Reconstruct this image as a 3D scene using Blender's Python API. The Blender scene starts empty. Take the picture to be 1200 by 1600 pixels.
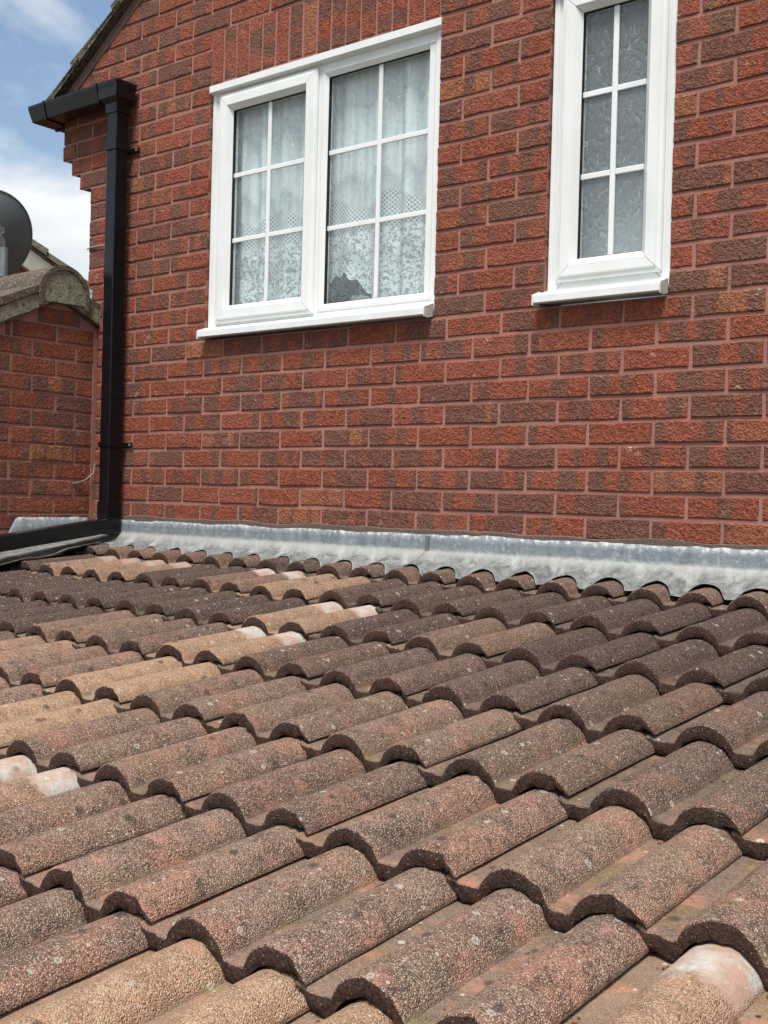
import bpy, bmesh, math, random
from mathutils import Vector, Matrix, noise

R = random.Random(7)
scene = bpy.context.scene
col = scene.collection

# ------------------------------------------------------------------ camera
F_PX, YAW, PIT, ROLL = 1790.2165, -0.6782, -0.0106, 0.0263
CAM = Vector((4.0287, -3.2254, 0.1107))
cam_d = bpy.data.cameras.new('camera'); cam = bpy.data.objects.new('camera', cam_d); col.objects.link(cam)
fw = Vector((math.sin(YAW) * math.cos(PIT), math.cos(YAW) * math.cos(PIT), math.sin(PIT)))
rt = Vector((math.cos(YAW), -math.sin(YAW), 0)); up = rt.cross(fw)
rt2 = rt * math.cos(ROLL) + up * math.sin(ROLL); up2 = -rt * math.sin(ROLL) + up * math.cos(ROLL)
M = Matrix((rt2, up2, -fw)).transposed().to_4x4(); M.translation = CAM
cam.matrix_world = M
cam_d.sensor_fit = 'VERTICAL'; cam_d.sensor_height = 36.0; cam_d.lens = 36.0 * F_PX / 1600.0
cam_d.clip_start = 0.05; cam_d.clip_end = 3000
scene.camera = cam

def project(p):                       # pixel in the 1200 x 1600 photograph, only used to rank bricks by size in view
    d = Vector(p) - CAM; z = d.dot(fw)
    return 600 + F_PX * d.dot(rt2) / z, 800 - F_PX * d.dot(up2) / z, z

# ------------------------------------------------------------------ light
SUN_DIR = Vector((0.16, -0.40, 0.90)).normalized()      # towards the sun
SUN_EL = math.asin(SUN_DIR.z); SUN_AZ = math.atan2(SUN_DIR.x, SUN_DIR.y)
w = bpy.data.worlds.new('World'); scene.world = w; w.use_nodes = True
nt = w.node_tree; nt.nodes.clear()
def wn(t, **k):
    n = nt.nodes.new(t)
    for a, b in k.items(): setattr(n, a, b)
    return n
sky = wn('ShaderNodeTexSky', sky_type='NISHITA', sun_disc=False, sun_elevation=SUN_EL, sun_rotation=SUN_AZ, air_density=1.2, dust_density=1.5)
bg_sky = wn('ShaderNodeBackground'); bg_sky.inputs[1].default_value = 0.085
bg_cl = wn('ShaderNodeBackground'); bg_cl.inputs[0].default_value = (0.94, 0.97, 1.0, 1); bg_cl.inputs[1].default_value = 0.56
tc = wn('ShaderNodeTexCoord'); mp = wn('ShaderNodeMapping'); mp.inputs['Scale'].default_value = (1.0, 1.0, 2.2)
mp.inputs['Location'].default_value = (0.35, 0.6, 0.2)
cn = wn('ShaderNodeTexNoise'); cn.inputs['Scale'].default_value = 3.2; cn.inputs['Detail'].default_value = 9; cn.inputs['Roughness'].default_value = 0.55; cn.inputs['Distortion'].default_value = 0.3
cr = wn('ShaderNodeValToRGB'); cr.color_ramp.elements[0].position = 0.40; cr.color_ramp.elements[1].position = 0.54
cn2 = wn('ShaderNodeTexNoise'); cn2.inputs['Scale'].default_value = 6.0; cn2.inputs['Detail'].default_value = 6
cr2 = wn('ShaderNodeValToRGB'); cr2.color_ramp.elements[0].position = 0.3; cr2.color_ramp.elements[1].position = 0.65
cr2.color_ramp.elements[0].color = (0.66, 0.74, 0.82, 1); cr2.color_ramp.elements[1].color = (0.97, 0.99, 1.0, 1)
mix = wn('ShaderNodeMixShader'); out = wn('ShaderNodeOutputWorld')
L = nt.links.new
L(tc.outputs['Generated'], mp.inputs[0]); L(mp.outputs[0], cn.inputs['Vector']); L(mp.outputs[0], cn2.inputs['Vector'])
L(cn.outputs[0], cr.inputs[0]); L(cn2.outputs[0], cr2.inputs[0]); L(cr2.outputs[0], bg_cl.inputs[0])
L(sky.outputs[0], bg_sky.inputs[0])
L(cr.outputs[0], mix.inputs[0]); L(bg_sky.outputs[0], mix.inputs[1]); L(bg_cl.outputs[0], mix.inputs[2]); L(mix.outputs[0], out.inputs[0])
sd = bpy.data.lights.new('sun', 'SUN'); sd.energy = 3.0; sd.angle = math.radians(18); sd.color = (1.0, 0.96, 0.9)
so = bpy.data.objects.new('sun', sd); col.objects.link(so)
so.rotation_euler = SUN_DIR.to_track_quat('Z', 'Y').to_euler()

vs = scene.view_settings
vs.view_transform = 'Standard'; vs.look = 'None'; vs.gamma = 1.0; vs.exposure = 0.84; vs.use_curve_mapping = False
scene.cycles.max_bounces = 5; scene.cycles.diffuse_bounces = 2; scene.cycles.glossy_bounces = 3; scene.cycles.transparent_max_bounces = 16
scene.cycles.caustics_reflective = False; scene.cycles.caustics_refractive = False

# ------------------------------------------------------------------ material helpers
class NT:
    def __init__(self, name):
        self.m = bpy.data.materials.new(name); self.m.use_nodes = True
        self.t = self.m.node_tree; self.t.nodes.clear()
        self.out = self.n('ShaderNodeOutputMaterial')
    def n(self, typ, **k):
        nd = self.t.nodes.new(typ)
        for a, b in k.items():
            if a.startswith('i_'): nd.inputs[a[2:].replace('_', ' ')].default_value = b
            else: setattr(nd, a, b)
        return nd
    def l(self, a, b): self.t.links.new(a, b)
    def val(self, x, sock):
        if hasattr(x, 'is_linked') or hasattr(x, 'links'): self.l(x, sock)
        else: sock.default_value = x
    def math(self, op, a, b=0.0, c=0.0, clamp=False):
        nd = self.n('ShaderNodeMath', operation=op, use_clamp=clamp)
        self.val(a, nd.inputs[0]); self.val(b, nd.inputs[1]); self.val(c, nd.inputs[2]); return nd.outputs[0]
    def vmath(self, op, a, b):
        nd = self.n('ShaderNodeVectorMath', operation=op); self.val(a, nd.inputs[0]); self.val(b, nd.inputs[1]); return nd.outputs[0]
    def scalev(self, a, s):
        nd = self.n('ShaderNodeVectorMath', operation='SCALE'); self.val(a, nd.inputs[0]); self.val(s, nd.inputs['Scale']); return nd.outputs[0]
    def noise(self, vec, scale, detail=3.0, rough=0.55, dist=0.0, dim='3D'):
        nd = self.n('ShaderNodeTexNoise', noise_dimensions=dim)
        if dim == '1D': self.val(vec, nd.inputs['W'])
        elif vec is not None: self.l(vec, nd.inputs['Vector'])
        nd.inputs['Scale'].default_value = scale; nd.inputs['Detail'].default_value = detail
        nd.inputs['Roughness'].default_value = rough; nd.inputs['Distortion'].default_value = dist
        return nd.outputs[0]
    def voro(self, vec, scale, feature='F1', rnd=1.0, out='Distance'):
        nd = self.n('ShaderNodeTexVoronoi', feature=feature); self.l(vec, nd.inputs['Vector'])
        nd.inputs['Scale'].default_value = scale; nd.inputs['Randomness'].default_value = rnd; return nd.outputs[out]
    def ramp(self, fac, p0, p1, c0=(0, 0, 0, 1), c1=(1, 1, 1, 1)):
        nd = self.n('ShaderNodeValToRGB'); e = nd.color_ramp.elements
        e[0].position = p0; e[1].position = p1; e[0].color = c0; e[1].color = c1
        self.l(fac, nd.inputs[0]); return nd.outputs[0]
    def step(self, fac, p0, p1):
        nd = self.n('ShaderNodeMapRange'); nd.clamp = True
        self.val(fac, nd.inputs[0]); nd.inputs[1].default_value = p0; nd.inputs[2].default_value = p1; return nd.outputs[0]
    def mixc(self, f, a, b, blend='MIX'):
        nd = self.n('ShaderNodeMix', data_type='RGBA', blend_type=blend)
        self.val(f, nd.inputs[0]); self.val(a, nd.inputs[6]); self.val(b, nd.inputs[7]); return nd.outputs[2]
    def bump(self, h, dist, strength=1.0, normal=None):
        nd = self.n('ShaderNodeBump'); nd.inputs['Strength'].default_value = strength; nd.inputs['Distance'].default_value = dist
        self.l(h, nd.inputs['Height'])
        if normal is not None: self.l(normal, nd.inputs['Normal'])
        return nd.outputs[0]
    def principled(self, color, rough=0.8, normal=None, spec=0.3, metal=0.0):
        nd = self.n('ShaderNodeBsdfPrincipled')
        self.val(color, nd.inputs['Base Color']); self.val(rough, nd.inputs['Roughness'])
        nd.inputs['Specular IOR Level'].default_value = spec; self.val(metal, nd.inputs['Metallic'])
        if normal is not None: self.l(normal, nd.inputs['Normal'])
        self.l(nd.outputs[0], self.out.inputs[0]); return nd
    def pos(self): return self.n('ShaderNodeNewGeometry').outputs['Position']
    def attr(self, name, typ='GEOMETRY'): return self.n('ShaderNodeAttribute', attribute_name=name, attribute_type=typ)
    def sep(self, v): nd = self.n('ShaderNodeSeparateXYZ'); self.l(v, nd.inputs[0]); return nd.outputs
    def comb(self, x, y, z):
        nd = self.n('ShaderNodeCombineXYZ'); self.val(x, nd.inputs[0]); self.val(y, nd.inputs[1]); self.val(z, nd.inputs[2]); return nd.outputs[0]

def rgb(r, g, b): return (r, g, b, 1.0)

def mat_brick():
    m = NT('fired_brick')
    bc = m.attr('bc').outputs['Vector']; rnd = m.attr('rnd').outputs['Fac']
    a, b, c = m.sep(bc)
    off = m.vmath('ADD', bc, m.comb(m.math('MULTIPLY', rnd, 53.0), m.math('MULTIPLY', rnd, 17.0), m.math('MULTIPLY', rnd, 29.0)))
    wob = m.math('MULTIPLY', m.math('SUBTRACT', m.noise(off, 55, 3), 0.5), 0.030)
    w_ = m.math('ADD', m.math('MULTIPLY', m.math('ADD', a, wob), 12.5), m.math('MULTIPLY', rnd, 191.0))
    band = m.noise(w_, 1.0, 0.0, dim='1D')
    r2 = m.math('FRACT', m.math('MULTIPLY', rnd, 7.31)); r3 = m.math('FRACT', m.math('MULTIPLY', rnd, 23.7)); r4 = m.math('FRACT', m.math('MULTIPLY', rnd, 61.3))
    thr = m.math('ADD', band, m.math('MULTIPLY', m.math('SUBTRACT', r2, 0.60), 0.42))
    mask = m.step(thr, 0.455, 0.535)                          # 1 = dark kiln band
    n2 = m.noise(off, 170, 2, 0.7); n3 = m.noise(off, 75, 3, 0.7)
    n3r = n3; n3 = m.step(n3, 0.22, 0.78)
    red = m.mixc(m.step(n3, 0.35, 0.7), rgb(0.238, 0.061, 0.036), rgb(0.350, 0.103, 0.056))
    red = m.mixc(m.step(r3, 0.45, 1.0), red, m.mixc(n3, rgb(0.27, 0.075, 0.052), rgb(0.36, 0.118, 0.078)))
    red = m.mixc(m.math('MULTIPLY', m.step(r4, 0.90, 0.94), 0.6), red, m.mixc(n3, rgb(0.31, 0.125, 0.060), rgb(0.40, 0.19, 0.095)))
    dark = m.mixc(m.step(n3, 0.3, 0.7), rgb(0.118, 0.054, 0.044), rgb(0.220, 0.098, 0.074))
    dark = m.mixc(m.math('MULTIPLY', m.step(r3, 0.7, 0.9), 0.5), dark, rgb(0.16, 0.098, 0.068))
    colr = m.mixc(m.math('MULTIPLY', mask, m.math('ADD', 0.68, m.math('MULTIPLY', n3, 0.45)), clamp=True), red, dark)
    mot = m.step(m.noise(off, 30, 3, 0.6), 0.48, 0.66)
    colr = m.mixc(m.math('MULTIPLY', mot, 0.42), colr, rgb(0.115, 0.050, 0.036))
    # crumbly drag texture: pits and tan crumbs
    cr_ = m.voro(off, 135); pit = m.step(cr_, 0.36, 0.66)
    colr = m.mixc(m.math('MULTIPLY', pit, 0.42), colr, rgb(0.075, 0.033, 0.026))
    tan = m.math('MULTIPLY', m.step(n2, 0.60, 0.70), m.step(m.noise(off, 22, 2), 0.38, 0.62))
    colr = m.mixc(m.math('MULTIPLY', tan, 0.55), colr, rgb(0.55, 0.33, 0.20))
    pos = m.pos()
    moss = m.math('MULTIPLY', m.step(m.noise(pos, 5.5, 3), 0.56, 0.72), m.step(n3, 0.4, 0.7))
    colr = m.mixc(m.math('MULTIPLY', moss, 0.35), colr, rgb(0.15, 0.125, 0.055))
    lime = m.math('MULTIPLY', m.step(m.noise(pos, 16, 3), 0.655, 0.72), m.step(n2, 0.48, 0.62))
    colr = m.mixc(m.math('MULTIPLY', lime, 0.7), colr, rgb(0.55, 0.42, 0.32))
    h = m.math('ADD', m.math('MULTIPLY', n2, 0.5), m.math('ADD', m.math('MULTIPLY', n3r, 1.6), m.math('MULTIPLY', cr_, -0.45)))
    m.principled(colr, 0.92, m.bump(h, 0.0060, 1.0), 0.2)
    return m.m

def mat_mortar(base=(0.375, 0.174, 0.139), base2=(0.275, 0.138, 0.114), grey=0.0):
    m = NT('pink_mortar'); p = m.pos()
    n1 = m.noise(p, 7, 4); n2 = m.noise(p, 260, 3, 0.7)
    c = m.mixc(m.step(n1, 0.3, 0.7), rgb(*base), rgb(*base2))
    c = m.mixc(m.math('MULTIPLY', m.step(n2, 0.5, 0.75), 0.35), c, rgb(0.46, 0.29, 0.23))
    c = m.mixc(m.math('MULTIPLY', m.step(m.noise(p, 4.3, 3), 0.58, 0.72), 0.35), c, rgb(0.22, 0.17, 0.12))
    m.principled(c, 0.95, m.bump(m.math('ADD', n2, m.math('MULTIPLY', m.noise(p, 60, 3), 1.5)), 0.003, 0.7), 0.15)
    return m.m

def mat_tile():
    # object colour carries per tile traits: R tan, G bare head, B dirt, A hue
    m = NT('granular_concrete_tile')
    oi = m.n('ShaderNodeObjectInfo'); tcn = m.n('ShaderNodeTexCoord').outputs['Object']
    tr = m.sep(oi.outputs['Color']); tanf, headf, dirt = tr[0], tr[1], tr[2]
    rnd = oi.outputs['Random']
    u, v, h = m.sep(tcn)
    off = m.vmath('ADD', tcn, m.comb(m.math('MULTIPLY', rnd, 31.0), m.math('MULTIPLY', rnd, 71.0), m.math('MULTIPLY', rnd, 13.0)))
    big = m.noise(off, 7, 4, 0.6); mid = m.noise(off, 28, 4, 0.6); nspot = m.noise(off, 120, 3)
    base = m.mixc(m.step(mid, 0.3, 0.72), rgb(0.165, 0.106, 0.082), rgb(0.270, 0.180, 0.138))
    base = m.mixc(m.math('MULTIPLY', m.step(big, 0.46, 0.62), 0.65), base, rgb(0.36, 0.170, 0.120))
    base = m.mixc(m.math('MULTIPLY', m.step(m.noise(off, 10, 3, 0.6), 0.50, 0.66), 0.5), base, rgb(0.215, 0.170, 0.105))
    vb_ = m.math('ADD', 0.80, m.math('MULTIPLY', m.math('FRACT', m.math('MULTIPLY', rnd, 9.7)), 0.45))
    base = m.mixc(1.0, base, m.comb(vb_, vb_, vb_), 'MULTIPLY')
    tanc = m.mixc(m.step(mid, 0.3, 0.72), rgb(0.31, 0.19, 0.115), rgb(0.50, 0.325, 0.205))
    base = m.mixc(tanf, base, tanc)
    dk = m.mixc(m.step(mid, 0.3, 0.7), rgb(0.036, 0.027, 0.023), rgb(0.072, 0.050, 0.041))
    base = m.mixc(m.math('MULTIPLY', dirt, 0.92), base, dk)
    alg = m.math('MULTIPLY', m.step(m.noise(off, 16, 4, 0.7), 0.52, 0.68), m.math('SUBTRACT', 1.0, m.math('MULTIPLY', tanf, 0.8)))
    base = m.mixc(m.math('MULTIPLY', alg, 0.72), base, rgb(0.052, 0.041, 0.034))
    # mineral granules
    vr = m.n('ShaderNodeTexVoronoi', feature='F1'); m.l(off, vr.inputs['Vector']); vr.inputs['Scale'].default_value = 430
    gr = m.sep(vr.outputs['Color'])
    g_cream = m.math('MULTIPLY', m.step(gr[0], 0.74, 0.80), m.step(vr.outputs['Distance'], 0.55, 0.35))
    g_pink = m.math('MULTIPLY', m.step(gr[1], 0.74, 0.80), m.step(vr.outputs['Distance'], 0.6, 0.4))
    g_dark = m.math('MULTIPLY', m.step(gr[2], 0.66, 0.76), 0.62)
    hv = m.math('ADD', v, m.math('MULTIPLY', m.math('SUBTRACT', mid, 0.5), 0.05))
    hd = m.math('MULTIPLY', m.math('MULTIPLY', headf, m.step(m.math('ADD', hv, m.math('MULTIPLY', m.math('SUBTRACT', nspot, 0.5), 0.03)), 0.234, 0.256)), m.step(h, 0.002, 0.010))
    worn = m.math('MAXIMUM', m.math('MULTIPLY', m.step(h, 0.0075, 0.0025), 0.7), hd)
    gsel = m.math('SUBTRACT', 1.0, m.math('MULTIPLY', worn, 0.8))
    gamt = m.math('MULTIPLY', gsel, m.math('SUBTRACT', 1.0, m.math('MULTIPLY', dirt, 0.45)))
    base = m.mixc(m.math('MULTIPLY', g_dark, gsel), base, m.mixc(tanf, rgb(0.040, 0.026, 0.022), rgb(0.15, 0.085, 0.05)))
    base = m.mixc(m.math('MULTIPLY', g_pink, m.math('MULTIPLY', gamt, 0.65)), base, rgb(0.46, 0.25, 0.19))
    base = m.mixc(m.math('MULTIPLY', g_cream, m.math('MULTIPLY', gamt, 0.75)), base, rgb(0.74, 0.62, 0.46))
    # smooth worn pans, with orange pigment and algae
    panc = m.mixc(m.step(big, 0.35, 0.65), rgb(0.145, 0.110, 0.086), rgb(0.220, 0.150, 0.114))
    panc = m.mixc(m.math('MULTIPLY', m.step(m.noise(off, 11, 3), 0.53, 0.63), 0.85), panc, rgb(0.42, 0.18, 0.10))
    panc = m.mixc(m.math('MULTIPLY', m.step(m.noise(off, 9, 3, 0.6, 0.4), 0.54, 0.64), 0.75), panc, rgb(0.165, 0.140, 0.042))
    panc = m.mixc(m.math('MULTIPLY', dirt, 0.7), panc, rgb(0.075, 0.062, 0.045))
    pan = m.math('MULTIPLY', m.step(h, 0.012, 0.0020), m.step(mid, 0.26, 0.50))
    panc = m.mixc(m.math('MULTIPLY', m.step(nspot, 0.42, 0.62), 0.45), panc, rgb(0.095, 0.074, 0.058))
    panc = m.mixc(m.math('MULTIPLY', g_cream, 0.35), panc, rgb(0.50, 0.42, 0.32))
    base = m.mixc(m.math('MULTIPLY', pan, 0.72), base, panc)
    # bare heads on the newer tiles
    base = m.mixc(hd, base, m.mixc(m.step(m.noise(off, 20, 3), 0.38, 0.6), rgb(0.37, 0.245, 0.185), rgb(0.41, 0.385, 0.35)))
    base = m.mixc(m.math('MULTIPLY', hd, m.math('MULTIPLY', m.step(nspot, 0.45, 0.68), 0.45)), base, rgb(0.22, 0.17, 0.13))
    # pink scuffs, sooty spots, lichen
    scuff = m.math('MULTIPLY', m.step(m.noise(off, 14, 4, 0.7), 0.58, 0.68), m.step(dirt, 0.8, 0.2))
    base = m.mixc(m.math('MULTIPLY', scuff, 0.45), base, rgb(0.44, 0.20, 0.145))
    def spots(scale, lo, hi, sel, soff):
        v3 = m.n('ShaderNodeTexVoronoi', feature='F1'); m.l(m.vmath('ADD', off, m.comb(soff, soff * 2, soff * 3)), v3.inputs['Vector']); v3.inputs['Scale'].default_value = scale
        dd = m.math('ADD', v3.outputs['Distance'], m.math('MULTIPLY', m.math('SUBTRACT', nspot, 0.5), 0.22))
        s3 = m.sep(v3.outputs['Color'])
        return m.math('MULTIPLY', m.step(dd, hi, lo), m.step(s3[0], sel, sel + 0.02)), dd
    s1, d1 = spots(23, 0.12, 0.26, 0.74, 3.1)
    base = m.mixc(m.math('MULTIPLY', s1, 0.7), base, rgb(0.032, 0.030, 0.029))
    s2, d2 = spots(25, 0.13, 0.17, 0.74, 8.7)
    ring = m.math('MULTIPLY', s2, m.math('ADD', 0.35, m.step(d2, 0.05, 0.10)), clamp=True)
    base = m.mixc(m.math('MULTIPLY', ring, 0.8), base, rgb(0.44, 0.42, 0.37))
    s4, d4 = spots(66, 0.14, 0.22, 0.82, 15.3)
    base = m.mixc(m.math('MULTIPLY', s4, 0.75), base, rgb(0.50, 0.47, 0.42))
    rough_amt = m.math('SUBTRACT', 1.0, m.math('MULTIPLY', m.math('MAXIMUM', m.math('MULTIPLY', pan, 0.6), hd), 0.85))
    hh = m.math('MULTIPLY', m.math('SUBTRACT', 0.6, vr.outputs['Distance']), rough_amt)
    hh = m.math('ADD', hh, m.math('MULTIPLY', mid, 1.2))
    m.principled(base, 0.9, m.bump(hh, 0.0032, 1.0), 0.25)
    return m.m

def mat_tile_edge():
    m = NT('dark_tile_edge')  # butt faces much darker than the tile tops, with mossy and reddish patches
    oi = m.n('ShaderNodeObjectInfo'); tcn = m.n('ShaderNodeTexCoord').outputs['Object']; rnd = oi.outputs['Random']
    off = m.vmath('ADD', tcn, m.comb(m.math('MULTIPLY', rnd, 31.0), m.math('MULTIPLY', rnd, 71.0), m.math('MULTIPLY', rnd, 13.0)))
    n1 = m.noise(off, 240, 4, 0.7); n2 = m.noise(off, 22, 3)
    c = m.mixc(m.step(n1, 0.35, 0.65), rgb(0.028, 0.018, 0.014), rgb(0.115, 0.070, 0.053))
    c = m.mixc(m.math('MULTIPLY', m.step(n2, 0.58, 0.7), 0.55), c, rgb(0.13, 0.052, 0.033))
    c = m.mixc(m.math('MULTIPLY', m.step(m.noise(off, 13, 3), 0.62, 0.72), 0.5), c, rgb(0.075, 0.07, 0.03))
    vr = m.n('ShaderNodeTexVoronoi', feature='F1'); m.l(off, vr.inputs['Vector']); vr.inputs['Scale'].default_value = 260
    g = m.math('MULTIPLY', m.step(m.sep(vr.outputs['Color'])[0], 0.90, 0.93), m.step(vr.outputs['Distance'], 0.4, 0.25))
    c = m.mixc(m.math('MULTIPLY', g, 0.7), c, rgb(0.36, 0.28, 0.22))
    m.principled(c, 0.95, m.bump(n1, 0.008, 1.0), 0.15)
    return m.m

def mat_lead():
    m = NT('weathered_lead'); p = m.pos(); x, y, z = m.sep(p)
    st = m.vmath('MULTIPLY', p, (1.0, 1.0, 0.25))
    n1 = m.noise(p, 9, 5, 0.65, 0.4); n2 = m.noise(m.vmath('MULTIPLY', p, (14, 14, 2.5)), 3.0, 4, 0.6); n3 = m.noise(p, 55, 4, 0.65)
    blue = m.mixc(m.step(n2, 0.35, 0.7), rgb(0.150, 0.176, 0.200), rgb(0.235, 0.268, 0.290))
    blue = m.mixc(m.math('MULTIPLY', m.step(n3, 0.57, 0.66), 0.5), blue, rgb(0.38, 0.42, 0.43))
    n4 = m.noise(m.vmath('MULTIPLY', p, (1.0, 0.45, 1.0)), 34, 4, 0.62, 0.9)  # streaks down the slope: shading of the crumples painted into the lead colour
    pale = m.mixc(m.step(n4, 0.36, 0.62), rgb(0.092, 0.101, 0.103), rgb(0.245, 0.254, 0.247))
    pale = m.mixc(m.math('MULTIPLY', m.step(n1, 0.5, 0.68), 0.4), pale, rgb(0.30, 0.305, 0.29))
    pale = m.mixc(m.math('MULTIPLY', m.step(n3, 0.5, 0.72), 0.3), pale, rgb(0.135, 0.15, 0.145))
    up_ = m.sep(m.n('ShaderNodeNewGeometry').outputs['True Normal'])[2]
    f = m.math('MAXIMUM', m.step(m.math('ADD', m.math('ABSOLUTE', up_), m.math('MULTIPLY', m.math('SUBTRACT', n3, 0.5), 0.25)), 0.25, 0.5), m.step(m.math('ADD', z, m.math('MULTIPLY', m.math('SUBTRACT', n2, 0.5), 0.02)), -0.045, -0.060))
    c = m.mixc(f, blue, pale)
    edge = m.step(m.math('ADD', z, m.math('MULTIPLY', m.math('SUBTRACT', n2, 0.5), 0.03)), -0.018, -0.010)
    c = m.mixc(m.math('MULTIPLY', edge, m.step(n3, 0.46, 0.56)), c, rgb(0.42, 0.43, 0.41))
    fold = m.math('MULTIPLY', m.step(m.math('ADD', z, m.math('MULTIPLY', m.math('SUBTRACT', n2, 0.5), 0.014)), -0.055, -0.064), m.step(y, -0.060, -0.035))
    c = m.mixc(m.math('MULTIPLY', fold, 0.7), c, rgb(0.33, 0.34, 0.325))
    m.principled(c, m.math('ADD', 0.42, m.math('MULTIPLY', n3, 0.3)), m.bump(m.math('ADD', m.math('MULTIPLY', n3, 0.4), n1), 0.009, 0.7), 0.5, 0.15)
    return m.m

def mat_simple(name, c, rough=0.5, spec=0.4, var=0.0, vscale=8.0, bump=0.0, c2=None, bscale=200):
    m = NT(name); p = m.pos()
    cc = rgb(*c)
    if c2 is not None: cc = m.mixc(m.step(m.noise(p, vscale, 4, 0.6), 0.35, 0.68), rgb(*c), rgb(*c2))
    nrm = m.bump(m.noise(p, bscale, 3, 0.6), bump, 1.0) if bump else None
    m.principled(cc, rough, nrm, spec)
    return m.m

def mat_upvc():
    m = NT('white_upvc'); p = m.pos()
    n = m.noise(m.vmath('MULTIPLY', p, (1, 1, 0.4)), 9, 4, 0.6)
    nz = m.sep(m.n('ShaderNodeNewGeometry').outputs['Normal'])[2]
    c = m.mixc(m.step(n, 0.45, 0.8), rgb(0.73, 0.75, 0.745), rgb(0.64, 0.655, 0.635))
    m.principled(c, 0.32, m.bump(m.noise(p, 9, 2), 0.002, 0.3), 0.5)
    return m.m

def mat_glass():
    m = NT('obscure_patterned_glass'); p = m.pos()
    sw = m.noise(m.vmath('MULTIPLY', p, (1.4, 1.0, 0.8)), 17, 1, 0.5, 1.5)
    n2 = m.noise(m.vmath('MULTIPLY', p, (1.0, 1.0, 0.6)), 75, 2, 0.5, 1.0)
    hgt = m.math('ADD', m.math('ABSOLUTE', m.math('SUBTRACT', sw, 0.5)), m.math('MULTIPLY', n2, 0.25))
    nrm = m.bump(hgt, 0.009, 1.0)
    gl = m.n('ShaderNodeBsdfGlossy'); gl.inputs['Roughness'].default_value = 0.16; gl.inputs['Color'].default_value = (0.92, 0.97, 1.0, 1); m.l(nrm, gl.inputs['Normal'])
    tp = m.n('ShaderNodeBsdfTransparent'); tp.inputs['Color'].default_value = (0.93, 0.97, 0.97, 1)
    d2 = m.n('ShaderNodeBsdfDiffuse'); d2.inputs['Color'].default_value = (0.74, 0.84, 0.86, 1); m.l(nrm, d2.inputs['Normal'])
    dt = m.n('ShaderNodeVectorMath', operation='DOT_PRODUCT'); m.l(nrm, dt.inputs[0]); m.l(m.n('ShaderNodeNewGeometry').outputs['Incoming'], dt.inputs[1])
    cs = m.math('SUBTRACT', 1.0, m.math('ABSOLUTE', dt.outputs['Value']), clamp=True)
    fres = m.math('ADD', 0.045, m.math('MULTIPLY', m.math('POWER', cs, 5.0), 0.95), clamp=True)
    ridge = m.step(m.math('ABSOLUTE', m.math('SUBTRACT', sw, 0.5)), 0.016, 0.004)
    sw2 = m.noise(m.vmath('MULTIPLY', m.vmath('ADD', p, (5.0, 0.0, 3.0)), (1.3, 1.0, 0.85)), 15, 1, 0.5, 2.0)
    groove = m.step(m.math('ABSOLUTE', m.math('SUBTRACT', sw2, 0.5)), 0.016, 0.004)
    m.l(m.mixc(m.math('MULTIPLY', groove, 0.55), rgb(0.96, 0.99, 0.99), rgb(0.50, 0.57, 0.60)), tp.inputs['Color'])
    m1 = m.n('ShaderNodeMixShader'); m.val(m.math('ADD', 0.13, m.math('MULTIPLY', ridge, 0.16)), m1.inputs[0]); m.l(tp.outputs[0], m1.inputs[1]); m.l(d2.outputs[0], m1.inputs[2])
    m3 = m.n('ShaderNodeMixShader'); m.l(fres, m3.inputs[0]); m.l(m1.outputs[0], m3.inputs[1]); m.l(gl.outputs[0], m3.inputs[2])
    m.l(m3.outputs[0], m.out.inputs[0])
    return m.m

def mat_lace():
    m = NT('white_net_curtain'); p = m.pos(); x, y, z = m.sep(p)
    df = m.n('ShaderNodeBsdfDiffuse'); df.inputs['Color'].default_value = (0.88, 0.93, 0.94, 1)
    tl = m.n('ShaderNodeBsdfTranslucent'); tl.inputs['Color'].default_value = (0.75, 0.80, 0.80, 1)
    a1 = m.n('ShaderNodeMixShader'); a1.inputs[0].default_value = 0.15; m.l(df.outputs[0], a1.inputs[1]); m.l(tl.outputs[0], a1.inputs[2])
    tp = m.n('ShaderNodeBsdfTransparent')
    # lace zone below about 1.25 m: lattice in its upper half, flowers below
    q = m.comb(x, z, 0.0)
    d1 = m.math('ABSOLUTE', m.math('SINE', m.math('MULTIPLY', m.math('ADD', x, z), 190)))
    d2 = m.math('ABSOLUTE', m.math('SINE', m.math('MULTIPLY', m.math('SUBTRACT', x, z), 190)))
    lat = m.step(m.math('MINIMUM', d1, d2), 0.5, 0.35)
    fl = m.step(m.noise(q, 55, 3, 0.6, 1.5), 0.44, 0.52)
    zsel = m.step(z, 1.12, 1.13)
    pat = m.math('ADD', m.math('MULTIPLY', lat, zsel), m.math('MULTIPLY', fl, m.math('SUBTRACT', 1.0, zsel)))
    lz = m.step(m.math('ADD', z, m.math('MULTIPLY', m.math('SINE', m.math('MULTIPLY', x, 22)), 0.025)), 1.245, 1.23)
    sheer = m.math('ADD', 0.70, m.math('MULTIPLY', m.step(m.noise(m.vmath('MULTIPLY', p, (1, 0, 0.05)), 26, 2), 0.35, 0.62), 0.38), clamp=True)
    op = m.math('ADD', m.math('MULTIPLY', sheer, m.math('SUBTRACT', 1.0, lz)), m.math('MULTIPLY', m.math('ADD', 0.40, m.math('MULTIPLY', pat, 0.6)), lz))
    ms = m.n('ShaderNodeMixShader'); m.l(op, ms.inputs[0]); m.l(tp.outputs[0], ms.inputs[1]); m.l(a1.outputs[0], ms.inputs[2])
    m.l(ms.outputs[0], m.out.inputs[0]); return m.m

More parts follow.
